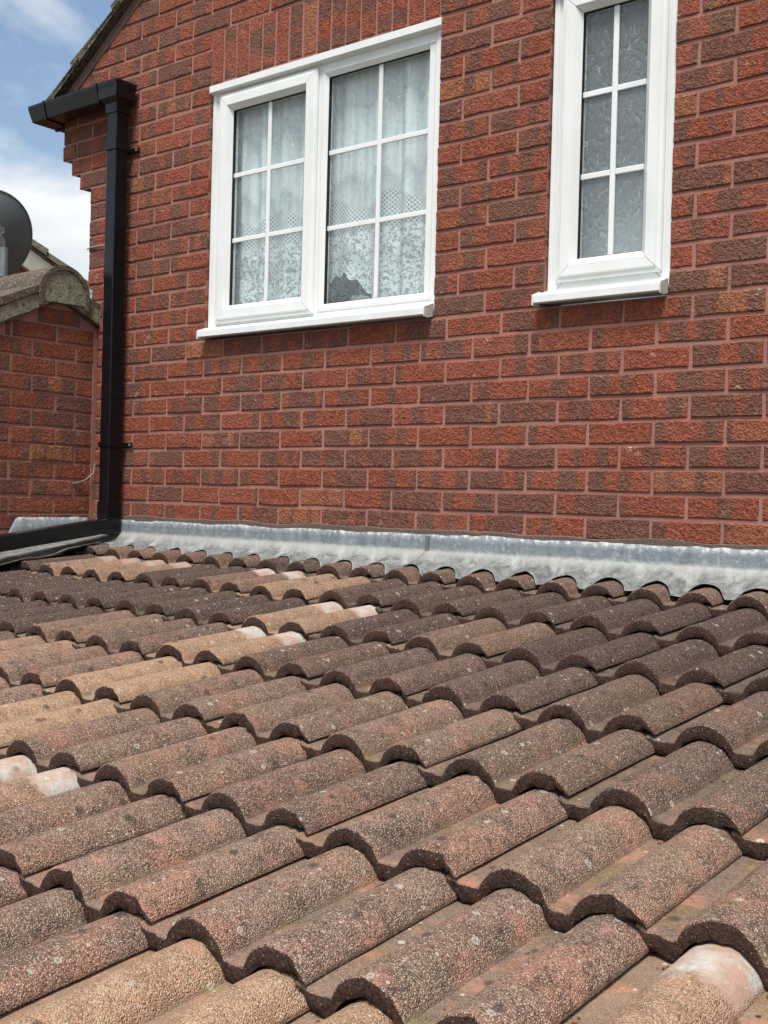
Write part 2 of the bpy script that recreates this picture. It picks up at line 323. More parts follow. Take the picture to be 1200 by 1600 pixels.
def mat_lichen(name='lichened_concrete', c=(0.165, 0.142, 0.105), c2=(0.30, 0.27, 0.20)):
    m = NT(name); p = m.pos()
    n1 = m.noise(p, 26, 4, 0.65); n2 = m.noise(p, 105, 3, 0.7)
    k = m.mixc(m.step(n1, 0.35, 0.65), rgb(*c), rgb(*c2))
    k = m.mixc(m.math('MULTIPLY', m.step(n2, 0.57, 0.66), 0.6), k, rgb(0.50, 0.47, 0.35))
    k = m.mixc(m.math('MULTIPLY', m.step(m.noise(p, 70, 3), 0.57, 0.66), 0.7), k, rgb(0.045, 0.042, 0.034))
    m.principled(k, 0.95, m.bump(n2, 0.008, 1.0), 0.15); return m.m

def mat_clear():
    m = NT('clear_glass_back'); tp = m.n('ShaderNodeBsdfTransparent'); tp.inputs['Color'].default_value = (0.96, 0.99, 0.985, 1); m.l(tp.outputs[0], m.out.inputs[0]); return m.m

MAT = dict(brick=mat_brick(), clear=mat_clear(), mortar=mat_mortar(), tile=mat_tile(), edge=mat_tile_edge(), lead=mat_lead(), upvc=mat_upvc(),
           glass=mat_glass(), lace=mat_lace(), lichen=mat_lichen(),
           verge=mat_lichen('dark_verge_concrete', (0.045, 0.041, 0.034), (0.13, 0.118, 0.085)),
           ridge=mat_lichen('ridge_concrete', (0.085, 0.062, 0.050), (0.13, 0.10, 0.08)),
           cement=mat_mortar((0.15, 0.085, 0.070), (0.105, 0.072, 0.062)),
           grout=mat_mortar((0.135, 0.098, 0.082), (0.092, 0.072, 0.062)),
           black=mat_simple('black_upvc', (0.004, 0.0045, 0.006), 0.26, 0.3, c2=(0.007, 0.0075, 0.009), vscale=12, bump=0.0006, bscale=14),
           gasket=mat_simple('black_gasket', (0.012, 0.012, 0.012), 0.6),
           dirt=mat_simple('grimy_white_plastic', (0.58, 0.58, 0.54), 0.6, c2=(0.40, 0.39, 0.34), vscale=60),
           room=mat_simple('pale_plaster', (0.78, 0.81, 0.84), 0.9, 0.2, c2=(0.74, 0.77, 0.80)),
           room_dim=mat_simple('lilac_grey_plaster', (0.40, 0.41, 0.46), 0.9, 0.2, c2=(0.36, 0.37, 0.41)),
           lead_seam=mat_simple('dull_lead_seam', (0.10, 0.11, 0.115), 0.6, 0.4, c2=(0.17, 0.18, 0.18), vscale=60),
           debris=mat_simple('moss_crumbs', (0.075, 0.040, 0.026), 0.95, 0.1, c2=(0.15, 0.062, 0.038), vscale=40),
           dish=mat_simple('grey_dish_paint', (0.20, 0.225, 0.235), 0.5, 0.4, c2=(0.175, 0.20, 0.21), vscale=14),
           dish_metal=mat_simple('galvanised_bracket', (0.20, 0.22, 0.23), 0.45, 0.5, c2=(0.13, 0.145, 0.155), vscale=30),
           cream=mat_simple('cream_paint', (0.60, 0.54, 0.44), 0.7, c2=(0.52, 0.46, 0.37)),
           cable=mat_simple('dirty_white_cable', (0.26, 0.23, 0.19), 0.5),
           felt=mat_simple('roof_board', (0.06, 0.05, 0.045), 0.9, c2=(0.045, 0.04, 0.035)),
           farbrick=mat_simple('far_red_brick', (0.21, 0.06, 0.04), 0.9, 0.2, c2=(0.27, 0.08, 0.05), vscale=18),
           render=mat_simple('grey_render', (0.35, 0.33, 0.30), 0.9, 0.2, c2=(0.29, 0.275, 0.25)),
           ground=mat_simple('grass_and_gravel', (0.10, 0.105, 0.065), 0.95, 0.1, c2=(0.16, 0.145, 0.115), vscale=0.7, bump=0.02, bscale=20),
           fluffy=mat_simple('white_ornament', (0.7, 0.72, 0.72), 0.7, c2=(0.5, 0.52, 0.52), vscale=60))

# ------------------------------------------------------------------ mesh helpers
def mesh_obj(name, verts, faces, mat, parent=None, loc=(0, 0, 0), smooth=None, mats=None, fmat=None):
    me = bpy.data.meshes.new(name); me.from_pydata([tuple(v) for v in verts], [], faces)
    for mm in (mats or [mat]): me.materials.append(mm)
    if fmat is not None:
        for i, p in enumerate(me.polygons): p.material_index = fmat[i]
    if smooth is not None:
        for p in me.polygons: p.use_smooth = True
        me.set_sharp_from_angle(angle=math.radians(smooth))
    me.update()
    o = bpy.data.objects.new(name, me); col.objects.link(o); o.location = loc
    if parent is not None: o.parent = parent
    return o

def fix_normals(o):
    bm = bmesh.new(); bm.from_mesh(o.data); bmesh.ops.recalc_face_normals(bm, faces=bm.faces); bm.to_mesh(o.data); bm.free()

def empty(name, loc, label=None, cat=None, group=None, parent=None):
    o = bpy.data.objects.new(name, None); col.objects.link(o); o.location = loc; o.empty_display_size = 0.1
    if label: o['label'] = label
    if cat: o['category'] = cat
    if group: o['group'] = group
    if parent is not None: o.parent = parent
    return o
def tag(o, label, cat, group=None, kind=None):
    if label: o['label'] = label
    if cat: o['category'] = cat
    if group: o['group'] = group
    if kind: o['kind'] = kind
    return o

class MB:
    """collects shapes in world space; build() links them as one mesh whose origin sits at the shape's base"""
    def __init__(s): s.v = []; s.f = []
    def add(s, vs, fs):
        b = len(s.v); s.v += [Vector(p) for p in vs]; s.f += [tuple(i + b for i in f) for f in fs]; return s
    def box(s, x0, x1, y0, y1, z0, z1, ch=0.0):
        if ch <= 0:
            vs = [(x, y, z) for x in (x0, x1) for y in (y0, y1) for z in (z0, z1)]
            return s.add(vs, [(0, 1, 3, 2), (4, 6, 7, 5), (0, 4, 5, 1), (2, 3, 7, 6), (0, 2, 6, 4), (1, 5, 7, 3)])
        bm = bmesh.new(); bmesh.ops.create_cube(bm, size=1.0)
        for q in bm.verts: q.co = Vector((x0 + (q.co.x + .5) * (x1 - x0), y0 + (q.co.y + .5) * (y1 - y0), z0 + (q.co.z + .5) * (z1 - z0)))
        bmesh.ops.bevel(bm, geom=bm.edges[:], offset=ch, segments=2, affect='EDGES', profile=0.5)
        bm.verts.index_update()
        s.add([q.co.copy() for q in bm.verts], [tuple(q.index for q in f.verts) for f in bm.faces]); bm.free(); return s
    def prism(s, poly, d):                       # poly: list of 3D points, extruded by vector d
        n = len(poly); d = Vector(d); vs = [Vector(p) for p in poly] + [Vector(p) + d for p in poly]
        fs = [tuple(range(n - 1, -1, -1)), tuple(range(n, 2 * n))] + [(i, (i + 1) % n, n + (i + 1) % n, n + i) for i in range(n)]
        return s.add(vs, fs)
    def tube(s, pts, r, seg=8):
        pts = [Vector(p) for p in pts]; rings = []
        for i, p in enumerate(pts):
            t = (pts[min(i + 1, len(pts) - 1)] - pts[max(i - 1, 0)]).normalized()
            a = t.orthogonal().normalized() if i == 0 else (rings_a - t * rings_a.dot(t)).normalized()
            rings_a = a; b = t.cross(a); rr = r[i] if isinstance(r, (list, tuple)) else r
            rings.append([p + (a * math.cos(2 * math.pi * k / seg) + b * math.sin(2 * math.pi * k / seg)) * rr for k in range(seg)])
        vs = [q for rg in rings for q in rg]
        fs = [(i * seg + k, i * seg + (k + 1) % seg, (i + 1) * seg + (k + 1) % seg, (i + 1) * seg + k) for i in range(len(pts) - 1) for k in range(seg)]
        fs += [tuple(range(seg - 1, -1, -1)), tuple((len(pts) - 1) * seg + k for k in range(seg))]
        return s.add(vs, fs)
    def build(s, name, mat, parent=None, smooth=None, fix=True):
        xs = [v.x for v in s.v]; ys = [v.y for v in s.v]; zs = [v.z for v in s.v]
        o0 = Vector(((min(xs) + max(xs)) / 2, (min(ys) + max(ys)) / 2, min(zs)))
        base = Vector(parent_world(parent)) if parent is not None else Vector((0, 0, 0))
        o = mesh_obj(name, [v - o0 for v in s.v], s.f, mat, parent, o0 - base, smooth)
        if fix: fix_normals(o)
        return o

def parent_world(p):
    t = Vector((0, 0, 0))
    while p is not None: t += p.location; p = p.parent
    return t

# ------------------------------------------------------------------ ground (the garden, a storey below)
gm = MB().box(-1500, 1500, -1500, 1500, -2.75, -2.7).build('ground', MAT['ground']); gm['kind'] = 'structure'

# ------------------------------------------------------------------ bricks
def brick_geo(x0, x1, z0, z1, proud, back, shear=0.0, jit=0.0016):
    """outline in the plane of the face: a along, b up; returns verts (a, b, n) and faces. shear cuts the left end."""
    j = lambda s=jit: R.uniform(-s, s)
    L_ = x1 - x0
    nseg = 3 if (x1 - x0) > 0.05 else 2
    bot = [(x0 + L_ * i / nseg, z0) for i in range(nseg + 1)]
    top = [(x1 + (x0 + shear - x1) * i / nseg, z1) for i in range(nseg + 1)]
    rgt = [(x1, (z0 + z1) / 2)]; lft = [(x0 + shear / 2, (z0 + z1) / 2)]
    ol = bot + rgt + top + lft
    ol = [(a + j(), b + j()) for a, b in ol]
    n = len(ol); ca = sum(a for a, b in ol) / n; cb = sum(b for a, b in ol) / n
    half = min(x1 - x0, z1 - z0) / 2; ins = min(0.0026, half * 0.2)
    def inset(a, b, d):
        da, db = ca - a, cb - b
        return (a + math.copysign(min(d, abs(da)), da), b + math.copysign(min(d, abs(db)), db))
    vs = [(*inset(a, b, ins + abs(j(0.0015))), proud + j(0.0008)) for a, b in ol] + [(a, b, proud - 0.0028) for a, b in ol] + [(a, b, back) for a, b in ol]
    fs = [tuple(range(n))] + [(i, n + i, n + (i + 1) % n, (i + 1) % n) for i in range(n)] + [(n + i, 2 * n + i, 2 * n + (i + 1) % n, n + (i + 1) % n) for i in range(n)]
    return vs, fs

class Bricks:
    """one wall's bricks. fmap maps (a, b, n) to the world; vertical=True for soldiers."""
    def __init__(s, fmap): s.fmap = fmap; s.items = []
    def add(s, x0, x1, z0, z1, shear=0.0, vertical=False, back=-0.06):
        if x1 - x0 < 0.012: return
        proud = 0.0045 + R.uniform(-0.002, 0.002)
        vs, fs = brick_geo(x0, x1, z0, z1, proud, back, shear)
        rnd = R.random(); c = ((x0 + x1) / 2, (z0 + z1) / 2)
        bc = [((b - c[1], a - c[0], n) if vertical else (a - c[0], b - c[1], n)) for a, b, n in vs]
        s.items.append(dict(v=[s.fmap(*q) for q in vs], f=fs, bc=bc, rnd=rnd, c=s.fmap(c[0], c[1], 0.0)))
    @staticmethod
    def make(name, items, parent, origin):
        V, Fc, BC, RN = [], [], [], []
        for it in items:
            b = len(V); V += [Vector(v) - origin for v in it['v']]; Fc += [tuple(i + b for i in f) for f in it['f']]
            BC += [x for q in it['bc'] for x in q]; RN += [it['rnd']] * len(it['v'])
        o = mesh_obj(name, V, Fc, MAT['brick'], parent, origin - parent_world(parent))
        a = o.data.attributes.new('bc', 'FLOAT_VECTOR', 'POINT'); a.data.foreach_set('vector', BC)
        a = o.data.attributes.new('rnd', 'FLOAT', 'POINT'); a.data.foreach_set('value', RN)
        return o
    def build(s, parent, limit=300):
        def score(it):
            x, y, z = project(it['c'])
            return (1e6 if (z > 0 and -40 < x < 1240 and -25 < y < 1625) else 0) + 1000 / max(z, .1) * (1 if z > 0 else 0)
        s.items.sort(key=score, reverse=True)
        for it in s.items[:limit]: Bricks.make('brick', [it], parent, Vector(it['c']))
        rest = s.items[limit:]
        if rest:
            o = Bricks.make('brickwork', rest, parent, parent_world(parent)); o['kind'] = 'stuff'

# ------------------------------------------------------------------ the brick house with its two windows
house = empty('brick_house', (1.0, 0.0, -2.7), 'red brick gable wall with two white plastic windows above the tiled roof', 'house')
XL, XR, RIDGE = -0.3375, 5.60, 2.55
W1 = (0.452, 1.632); W2 = (2.075, 2.513); WZ = (0.75, 1.80); SOL = 2.025
def verge_z(x): return 1.945 + 0.66 * ((x + 0.56) if x < RIDGE else (2 * RIDGE + 0.56 - x))
ZB = -0.375
wallmap = lambda a, b, n: (a, -n, b)

mw = MB()
def mrect(x0, x1, z0, z1): mw.add([(x0, 0, z0), (x1, 0, z0), (x1, 0, z1), (x0, 0, z1)], [(0, 1, 2, 3)])
z_eave = 1.80
mrect(XL, XR, ZB, WZ[0])
mrect(XL, W1[0], WZ[0], WZ[1]); mrect(W1[1], W2[0], WZ[0], WZ[1]); mrect(W2[1], XR, WZ[0], WZ[1])
mw.add([(-0.545, 0, 1.80), (XR, 0, 1.80), (XR, 0, verge_z(XR)), (RIDGE, 0, verge_z(RIDGE)), (-0.545, 0, verge_z(-0.545))], [(0, 1, 2, 3, 4)])
for (zz, xx) in ((1.5, -0.415), (1.575, -0.482), (1.65, -0.545), (1.725, -0.545)): mrect(xx, XL, zz, zz + 0.075)
for (x0, x1) in (W1, W2):      # reveals of the window openings
    mw.add([(x0, 0, WZ[0]), (x0, .11, WZ[0]), (x0, .11, WZ[1]), (x0, 0, WZ[1])], [(0, 1, 2, 3)])
    mw.add([(x1, 0, WZ[0]), (x1, .11, WZ[0]), (x1, .11, WZ[1]), (x1, 0, WZ[1])], [(3, 2, 1, 0)])
    mw.add([(x0, 0, WZ[1]), (x0, .11, WZ[1]), (x1, .11, WZ[1]), (x1, 0, WZ[1])], [(0, 1, 2, 3)])
    mw.add([(x0, 0, WZ[0]), (x1, 0, WZ[0]), (x1, .11, WZ[0]), (x0, .11, WZ[0])], [(0, 1, 2, 3)])
# return of the wall round the left corner, and the lower storey
mw.add([(XL, 0, ZB), (XL, 6, ZB), (XL, 6, 1.8), (XL, 0, 1.8)], [(3, 2, 1, 0)])
mw.add([(XR, 0, -2.7), (XR, 6, -2.7), (XR, 6, 1.8), (XR, 0, 1.8)], [(0, 1, 2, 3)])
mw.add([(XL, 0, -2.7), (XR, 0, -2.7), (XR, 0, ZB), (XL, 0, ZB)], [(0, 1, 2, 3)])
wall = mw.build('wall', MAT['mortar'], house, fix=False)

bk = Bricks(wallmap); J = 0.0058
def left_edge(k):
    if k < 20: return XL
    return {20: -0.42, 21: -0.487}.get(k, -0.55)
def openings(k):
    z0, z1 = k * .075, (k + 1) * .075
    if 10 <= k <= 23: return [(W1[0], W1[1]), (W2[0], W2[1])]
    if 24 <= k <= 26: return [(0.455, 1.628), (2.07, 2.52)]
    return []
for k in range(-5, 58):
    z0, z1 = k * .075 + J, (k + 1) * .075 - J
    if k >= 24:
        xl = max(-0.55, (z0 - 1.945) / 0.66 - 0.56 + 0.035); sh = 0.065 / 0.66 if xl > -0.549 else 0.0
        xr = min(XR, 2 * RIDGE + 0.56 - (z1 - 1.945) / 0.66 - 0.05)
    else: xl, sh, xr = left_edge(k), 0.0, XR
    if xr - xl < 0.2: break
    ph = 0.0 if k % 2 == 0 else 0.1125
    cuts = []; x = math.floor((xl - ph) / .225) * .225 + ph
    edges = []
    while x < xr + .225: edges.append(x); x += .225
    ops = openings(k)
    segs = []; cur = xl
    for a, b in ops: segs.append((cur, a)); cur = b
    segs.append((cur, xr))
    for (a, b) in segs:
        pier = ops and abs(a - ops[0][1]) < 1e-6
        if pier: pts = [a] + ([1.845] if k % 2 == 0 else [1.731, 1.958]) + [b]
        else: pts = [a] + [e for e in edges if a + 0.03 < e < b - 0.03] + [b]
        for i in range(len(pts) - 1):
            p, q = pts[i], pts[i + 1]
            free_l = (i == 0); free_r = (i == len(pts) - 2)
            jx = R.uniform(-0.003, 0.003)
            x0 = p + (0 if free_l else J); x1 = q - (0 if free_r and b != xr else J)
            s_ = sh if (free_l and a == xl) else 0.0
            if s_ and x1 - x0 < s_ + 0.02: continue
            bk.add(x0, x1, z0 + R.uniform(-.0012, .0012), z1 + R.uniform(-.0012, .0012), shear=s_)
for (a, b, n) in ((0.455, 1.628, 16), (2.07, 2.52, 6)):          # soldier courses over the windows
    wd = (b - a) / n
    for i in range(n): bk.add(a + i * wd + .0045, a + (i + 1) * wd - .0045, 1.806 + R.uniform(-.004, .006), SOL - .004, vertical=True)
bk.build(wall, 300)

# cement pointing under the first course, and the bedding strip under the verge
pt = MB(); N = 90
vs, fs = [], []
for i in range(N + 1):
    x = -0.267 + (5.0 + 0.267) * i / N
    zt = 0.014 + 0.012 * noise.noise((x * 5, 0, 3)) + 0.004 * noise.noise((x * 25, 0, 3)); 
    vs += [(x, -0.0095 - 0.002 * noise.noise((x * 9, 1, 1)), -0.03), (x, -0.0085, zt - 0.006), (x, 0.001, zt)]
for i in range(N):
    b = i * 3; fs += [(b, b + 3, b + 4, b + 1), (b + 1, b + 4, b + 5, b + 2)]
pt.add(vs, fs); pt.build('pointing_strip', MAT['grout'], wall, fix=False)
vb = MB(); vs, fs = [], []
for i in range(41):
    x = -0.545 + (RIDGE + 0.545) * i / 40; z = verge_z(x); e = 0.010 * noise.noise((x * 12, 4, 2))
    vs += [(x, -0.010, z), (x, -0.009, z - 0.050 + e), (x, 0.001, z - 0.056 + e)]
for i in range(40):
    b = i * 3; fs += [(b, b + 1, b + 4, b + 3), (b + 1, b + 2, b + 5, b + 4)]
vb.add(vs, fs); vb.build('verge_bedding', MAT['cement'], wall, fix=False)

# --- house roof
roof = empty('roof', (0, 0, 4.6), parent=house)
rs = MB()
pL = [(-0.70, -0.03, verge_z(-0.70) + .012), (RIDGE, -0.03, verge_z(RIDGE) + .012), (RIDGE, -0.03, verge_z(RIDGE) + .05), (-0.70, -0.03, verge_z(-0.70) + .05)]
rs.prism(pL, (0, 6.2, 0)); roofL = rs.build('roof_slope', MAT['verge'], roof)
rs = MB(); xe = XR + 0.25
pR = [(RIDGE, -0.03, verge_z(RIDGE) + .012), (xe, -0.03, verge_z(xe) + .012), (xe, -0.03, verge_z(xe) + .05), (RIDGE, -0.03, verge_z(RIDGE) + .05)]
rs.prism(pR, (0, 6.2, 0)); rs.build('roof_slope', MAT['verge'], roof)
sl = Vector((1, 0, 0.66)).normalized(); nn = Vector((-0.66, 0, 1)).normalized()
p0 = Vector((-0.715, -0.045, verge_z(-0.715)))
for i in range(12):                              # tile ends along the verge, each lapping the one below
    st = p0 + sl * (i * 0.345) + nn * 0.001
    a, b = st + nn * 0.034, st + sl * 0.40 + nn * 0.010
    c, d = b + nn * 0.018, a + nn * 0.022
    t = MB(); poly = []
    for k in range(7):
        f = k / 6; poly.append(a.lerp(b, f) + nn * R.uniform(-.002, .002))
    for k in range(7):
        f = k / 6; poly.append(c.lerp(d, f) + nn * R.uniform(-.003, .003))
    t.prism(poly, (0, 0.30, 0)).build('verge_tile', MAT['verge'], roof)
t = MB(); a = p0 + sl * 0.01 + nn * 0.012; b = Vector((RIDGE, -0.045, verge_z(RIDGE))) + nn * 0.012
t.prism([a, b, b + nn * .02, a + nn * .02], (0, 0.05, 0)).build('undercloak', MAT['verge'], roof)

# --- windows
def ring(mb, x0, x1, z0, z1, prof, gap=0.0009):
    """mitred frame: prof is a list of (inset, y); four members with a hairline at each mitre"""
    def rect(d, y): return [Vector((x0 + d, y, z0 + d)), Vector((x1 - d, y, z0 + d)), Vector((x1 - d, y, z1 - d)), Vector((x0 + d, y, z1 - d))]
    rr = [rect(d, y) for d, y in prof]
    for k in range(4):
        k2 = (k + 1) % 4
        dr = (rr[0][k2] - rr[0][k]).normalized() * gap
        vs = []
        for r_ in rr: vs += [r_[k] + dr, r_[k2] - dr]
        n = len(rr)
        mb.add(vs, [(2 * i, 2 * i + 1, 2 * i + 3, 2 * i + 2) for i in range(n - 1)] + [tuple(2 * i for i in range(n)), tuple(2 * i + 1 for i in range(n - 1, -1, -1))])

YF = 0.016                                            # frame front, set just behind the brick face
def glazing(win, x0, x1, z0, z1, y, nbx=2, nbz=3):
    g = MB(); g.box(x0 - .006, x1 + .006, y + 0.012, y + 0.016, z0 - .006, z1 + .006); gp_ = g.build('glass_pane', MAT['glass'], win); gp_.data.materials.append(MAT['clear'])
    for q in gp_.data.polygons: q.material_index = 0 if q.normal.y < -0.5 else 1
    gk = MB(); ring(gk, x0 - .004, x1 + .004, z0 - .004, z1 + .004, [(0.0, y - 0.004), (0.0048, y - 0.004), (0.0048, y + 0.0115)]); gk.build('gasket', MAT['gasket'], win)
    xm = (x0 + x1) / 2; bw = 0.0095
    def bar(xa, xb, za, zb):
        b = MB(); b.box(xa, xb, y + 0.003, y + 0.0112, za, zb, ch=0.0025); b.build('glazing_bar', MAT['upvc'], win)
    bar(xm - bw, xm + bw, z0, z1)
    for i in (1, 2):
        zc = z0 + (z1 - z0) * i / 3
        bar(x0, xm - bw - .0005, zc - bw, zc + bw); bar(xm + bw + .0005, x1, zc - bw, zc + bw)

def sash(win, x0, x1, z0, z1, gx0, gx1, gz0, gz1):
    """opening casement standing proud of the frame, bevelled towards the glass"""
    wd = gx0 - x0
    s = MB()
    ring(s, x0, x1, z0, z1, [(0.0, YF + 0.002), (0.0, YF - 0.007), (0.004, YF - 0.012), (wd * 0.20, YF - 0.014), (wd * 0.26, YF - 0.019), (wd * 0.72, YF - 0.019), (wd * 0.76, YF - 0.016), (wd, YF + 0.002), (wd, YF + 0.03)])
    return s.build('sash', MAT['upvc'], win)

def sill(win, x0, x1):
    s = MB(); yf = -0.048
    prof = [(0.05, 0.812), (YF + .002, 0.806), (yf + 0.006, 0.786), (yf, 0.782), (yf, 0.760), (yf + 0.006, 0.757), (yf + 0.010, 0.759), (yf + 0.010, 0.768), (-0.008, 0.762), (0.05, 0.762)]
    s.prism([(x0, y, z) for y, z in prof], (x1 - x0, 0, 0)); o = s.build('sill', MAT['upvc'], win)
    c = MB(); pc = [(0.0, 0.803), (yf - .002, 0.786), (yf - .003, 0.752), (yf + .012, 0.749), (0.0, 0.756)]
    c.prism([(x1 + .0005, y, z) for y, z in pc], (0.004, 0, 0)); c.build('end_cap', MAT['dirt'], win)
    c = MB(); c.prism([(x0 - .0045, y, z) for y, z in pc], (0.004, 0, 0)); c.build('end_cap', MAT['upvc'], win)

def head_trim(win, x0, x1, z):
    h = MB(); h.prism([(x0, y, zz) for y, zz in [(-0.010, z), (-0.010, z - .026), (0.0, z - .030), (YF - .001, z - .034), (YF + .02, z - .034), (YF + .02, z)]], (x1 - x0, 0, 0)); h.build('head_trim', MAT['upvc'], win)

win = empty('window', (1.04, 0.02, 3.45), parent=house)
f1 = MB(); ring(f1, 0.456, 1.630, 0.775, 1.785, [(0.0, 0.07), (0.0, YF - .002), (0.003, YF - .006), (0.020, YF - .006), (0.024, YF), (0.058, YF), (0.058, 0.05)])
f1.build('frame', MAT['upvc'], win)
mu = MB(); mu.box(1.0405, 1.0605, YF, 0.06, 0.8335, 1.7265); mu.build('mullion', MAT['upvc'], win)
sash(win, 0.502, 1.046, 0.816, 1.755, 0.574, 0.974, 0.888, 1.683)
glazing(win, 0.574, 0.974, 0.888, 1.683, YF + 0.006)
bd = MB(); ring(bd, 1.0608, 1.6145, 0.8195, 1.7405, [(0.0, YF + 0.0005), (0.003, YF - .003), (0.012, YF - .004), (0.030, YF + 0.006), (0.030, YF + 0.03)])
bd.build('glazing_bead', MAT['upvc'], win)
glazing(win, 1.091, 1.5845, 0.850, 1.7105, YF + 0.010)
sill(win, 0.462, 1.622); head_trim(win, 0.455, 1.636, 1.796)

win2 = empty('window', (2.29, 0.02, 3.45), parent=house)
f1 = MB(); ring(f1, 2.079, 2.511, 0.775, 1.785, [(0.0, 0.07), (0.0, YF - .002), (0.003, YF - .006), (0.020, YF - .006), (0.024, YF), (0.058, YF), (0.058, 0.05)])
f1.build('frame', MAT['upvc'], win2)
sash(win2, 2.112, 2.480, 0.828, 1.757, 2.183, 2.409, 0.899, 1.686)
glazing(win2, 2.183, 2.409, 0.899, 1.686, YF + 0.006)
sill(win2, 2.064, 2.503); head_trim(win2, 2.078, 2.515, 1.796)

# rooms behind the glass
def room(x0, x1, y1, mat='room'):
    r = MB(); y0, z0, z1 = 0.1105, 0.72, 1.84
    vs = [(x, y, z) for x in (x0, x1) for y in (y0, y1) for z in (z0, z1)]
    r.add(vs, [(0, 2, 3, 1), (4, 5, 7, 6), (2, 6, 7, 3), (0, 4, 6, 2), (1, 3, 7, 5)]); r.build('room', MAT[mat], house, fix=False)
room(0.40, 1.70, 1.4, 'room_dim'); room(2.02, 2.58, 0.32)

# ------------------------------------------------------------------ net curtain and ornament behind the wide window
def hem(x):
    z = 0.835 + 0.012 * abs(math.sin(x * 40))
    if 1.035 < x < 1.275:
        t = (x - 1.035) / 0.24; z = max(z, 0.985 - 0.55 * abs(t - 0.36) ** 1.6 * 0.45 - 0.02 * abs(math.sin(x * 55)))
    return z
nc = MB(); nx, nz = 220, 26; vs, fs = [], []
for i in range(nx + 1):
    x = 0.47 + 1.145 * i / nx
    zb = hem(x)
    for k in range(nz + 1):
        t = k / nz; z = zb + (1.775 - zb) * t
        ph = x * 52 + 2.2 * noise.noise((x * 4, 0.0, 5.0)) + 0.5 * t
        amp = 0.021 * (0.6 + 0.6 * noise.noise((x * 6, t * 0.6, 1.0)))
        vs.append((x + 0.004 * math.sin(ph * 0.5 + t), 0.088 + amp * math.sin(ph) + 0.006 * noise.noise((x * 9, z * 3, 2)), z))
for i in range(nx):
    for k in range(nz):
        b = i * (nz + 1) + k; fs.append((b, b + nz + 1, b + nz + 2, b + 1))
o = nc.add(vs, fs).build('net_curtain', MAT['lace'], fix=False, smooth=60)
tag(o, 'white lace net curtain with scalloped hem hanging behind the wide window', 'curtain')
orn = MB(); seg, rg = 16, 10
vs, fs = [], []
for i in range(rg + 1):
    for k in range(seg):
        th = math.pi * i / rg; ph = 2 * math.pi * k / seg
        d = Vector((math.sin(th) * math.cos(ph), math.sin(th) * math.sin(ph), math.cos(th)))
        r_ = 0.04 * (1 + 0.35 * noise.noise(d * 3))
        vs.append(Vector((1.125, 0.20, 0.865)) + Vector((d.x * r_ * 1.3, d.y * r_, d.z * r_)))
for i in range(rg):
    for k in range(seg): fs.append((i * seg + k, (i + 1) * seg + k, (i + 1) * seg + (k + 1) % seg, i * seg + (k + 1) % seg))
o = orn.add(vs, fs).build('ornament', MAT['fluffy'], smooth=80); tag(o, 'small fluffy white ornament below the raised curtain hem', 'ornament')
# inner window board that carries it
MB().box(0.46, 1.625, 0.113, 0.30, 0.79, 0.824, ch=0.003).build('window_board', MAT['upvc'], house)

# ------------------------------------------------------------------ tiled lean-to roof
TH, Z0, S0, G, X0 = 0.1743, -0.0781, 0.8968, 0.3285, 3.0206
H, TT = 0.041, 0.0340
cT, sT = math.cos(TH), math.sin(TH)
def roof_pt(x, s, h=0.0):        # h: height above the plane through the tile crests at the butts
    return Vector((x, -s * cT - h * sT, Z0 - s * sT + h * cT))
def softmax(a, b, k=0.006): 
    return max(a, b) + max(0, k - abs(a - b)) ** 2 / (4 * k)
def roll(d):
    t = abs(d) / 0.0565
    return H * (1 - t * t) ** 0.66 if t < 1 else -H * (t - 1) * 2
def top_h(u):
    left = 0.005 * min(1, max(0, (-0.025 - u) / 0.015)) if u < 0 else 0.0
    return softmax(softmax(left, roll(u - 0.075)), roll(u - 0.225)) if u < 0.225 else softmax(0.0, roll(u - 0.225), 0.002)
UB = 0.2775
def thick(u):
    if u > 0.240: return 0.0302 + (0.0062 - 0.0302) * (u - 0.240) / (UB - 0.240)
    if u < 0.0: return 0.0302 - 0.004 * min(1, -u / 0.04)
    return 0.0302
US = sorted(set([-0.04 + i * 0.0048 for i in range(int((UB + 0.04) / 0.0048) + 1)] + [UB, UB - .003]))
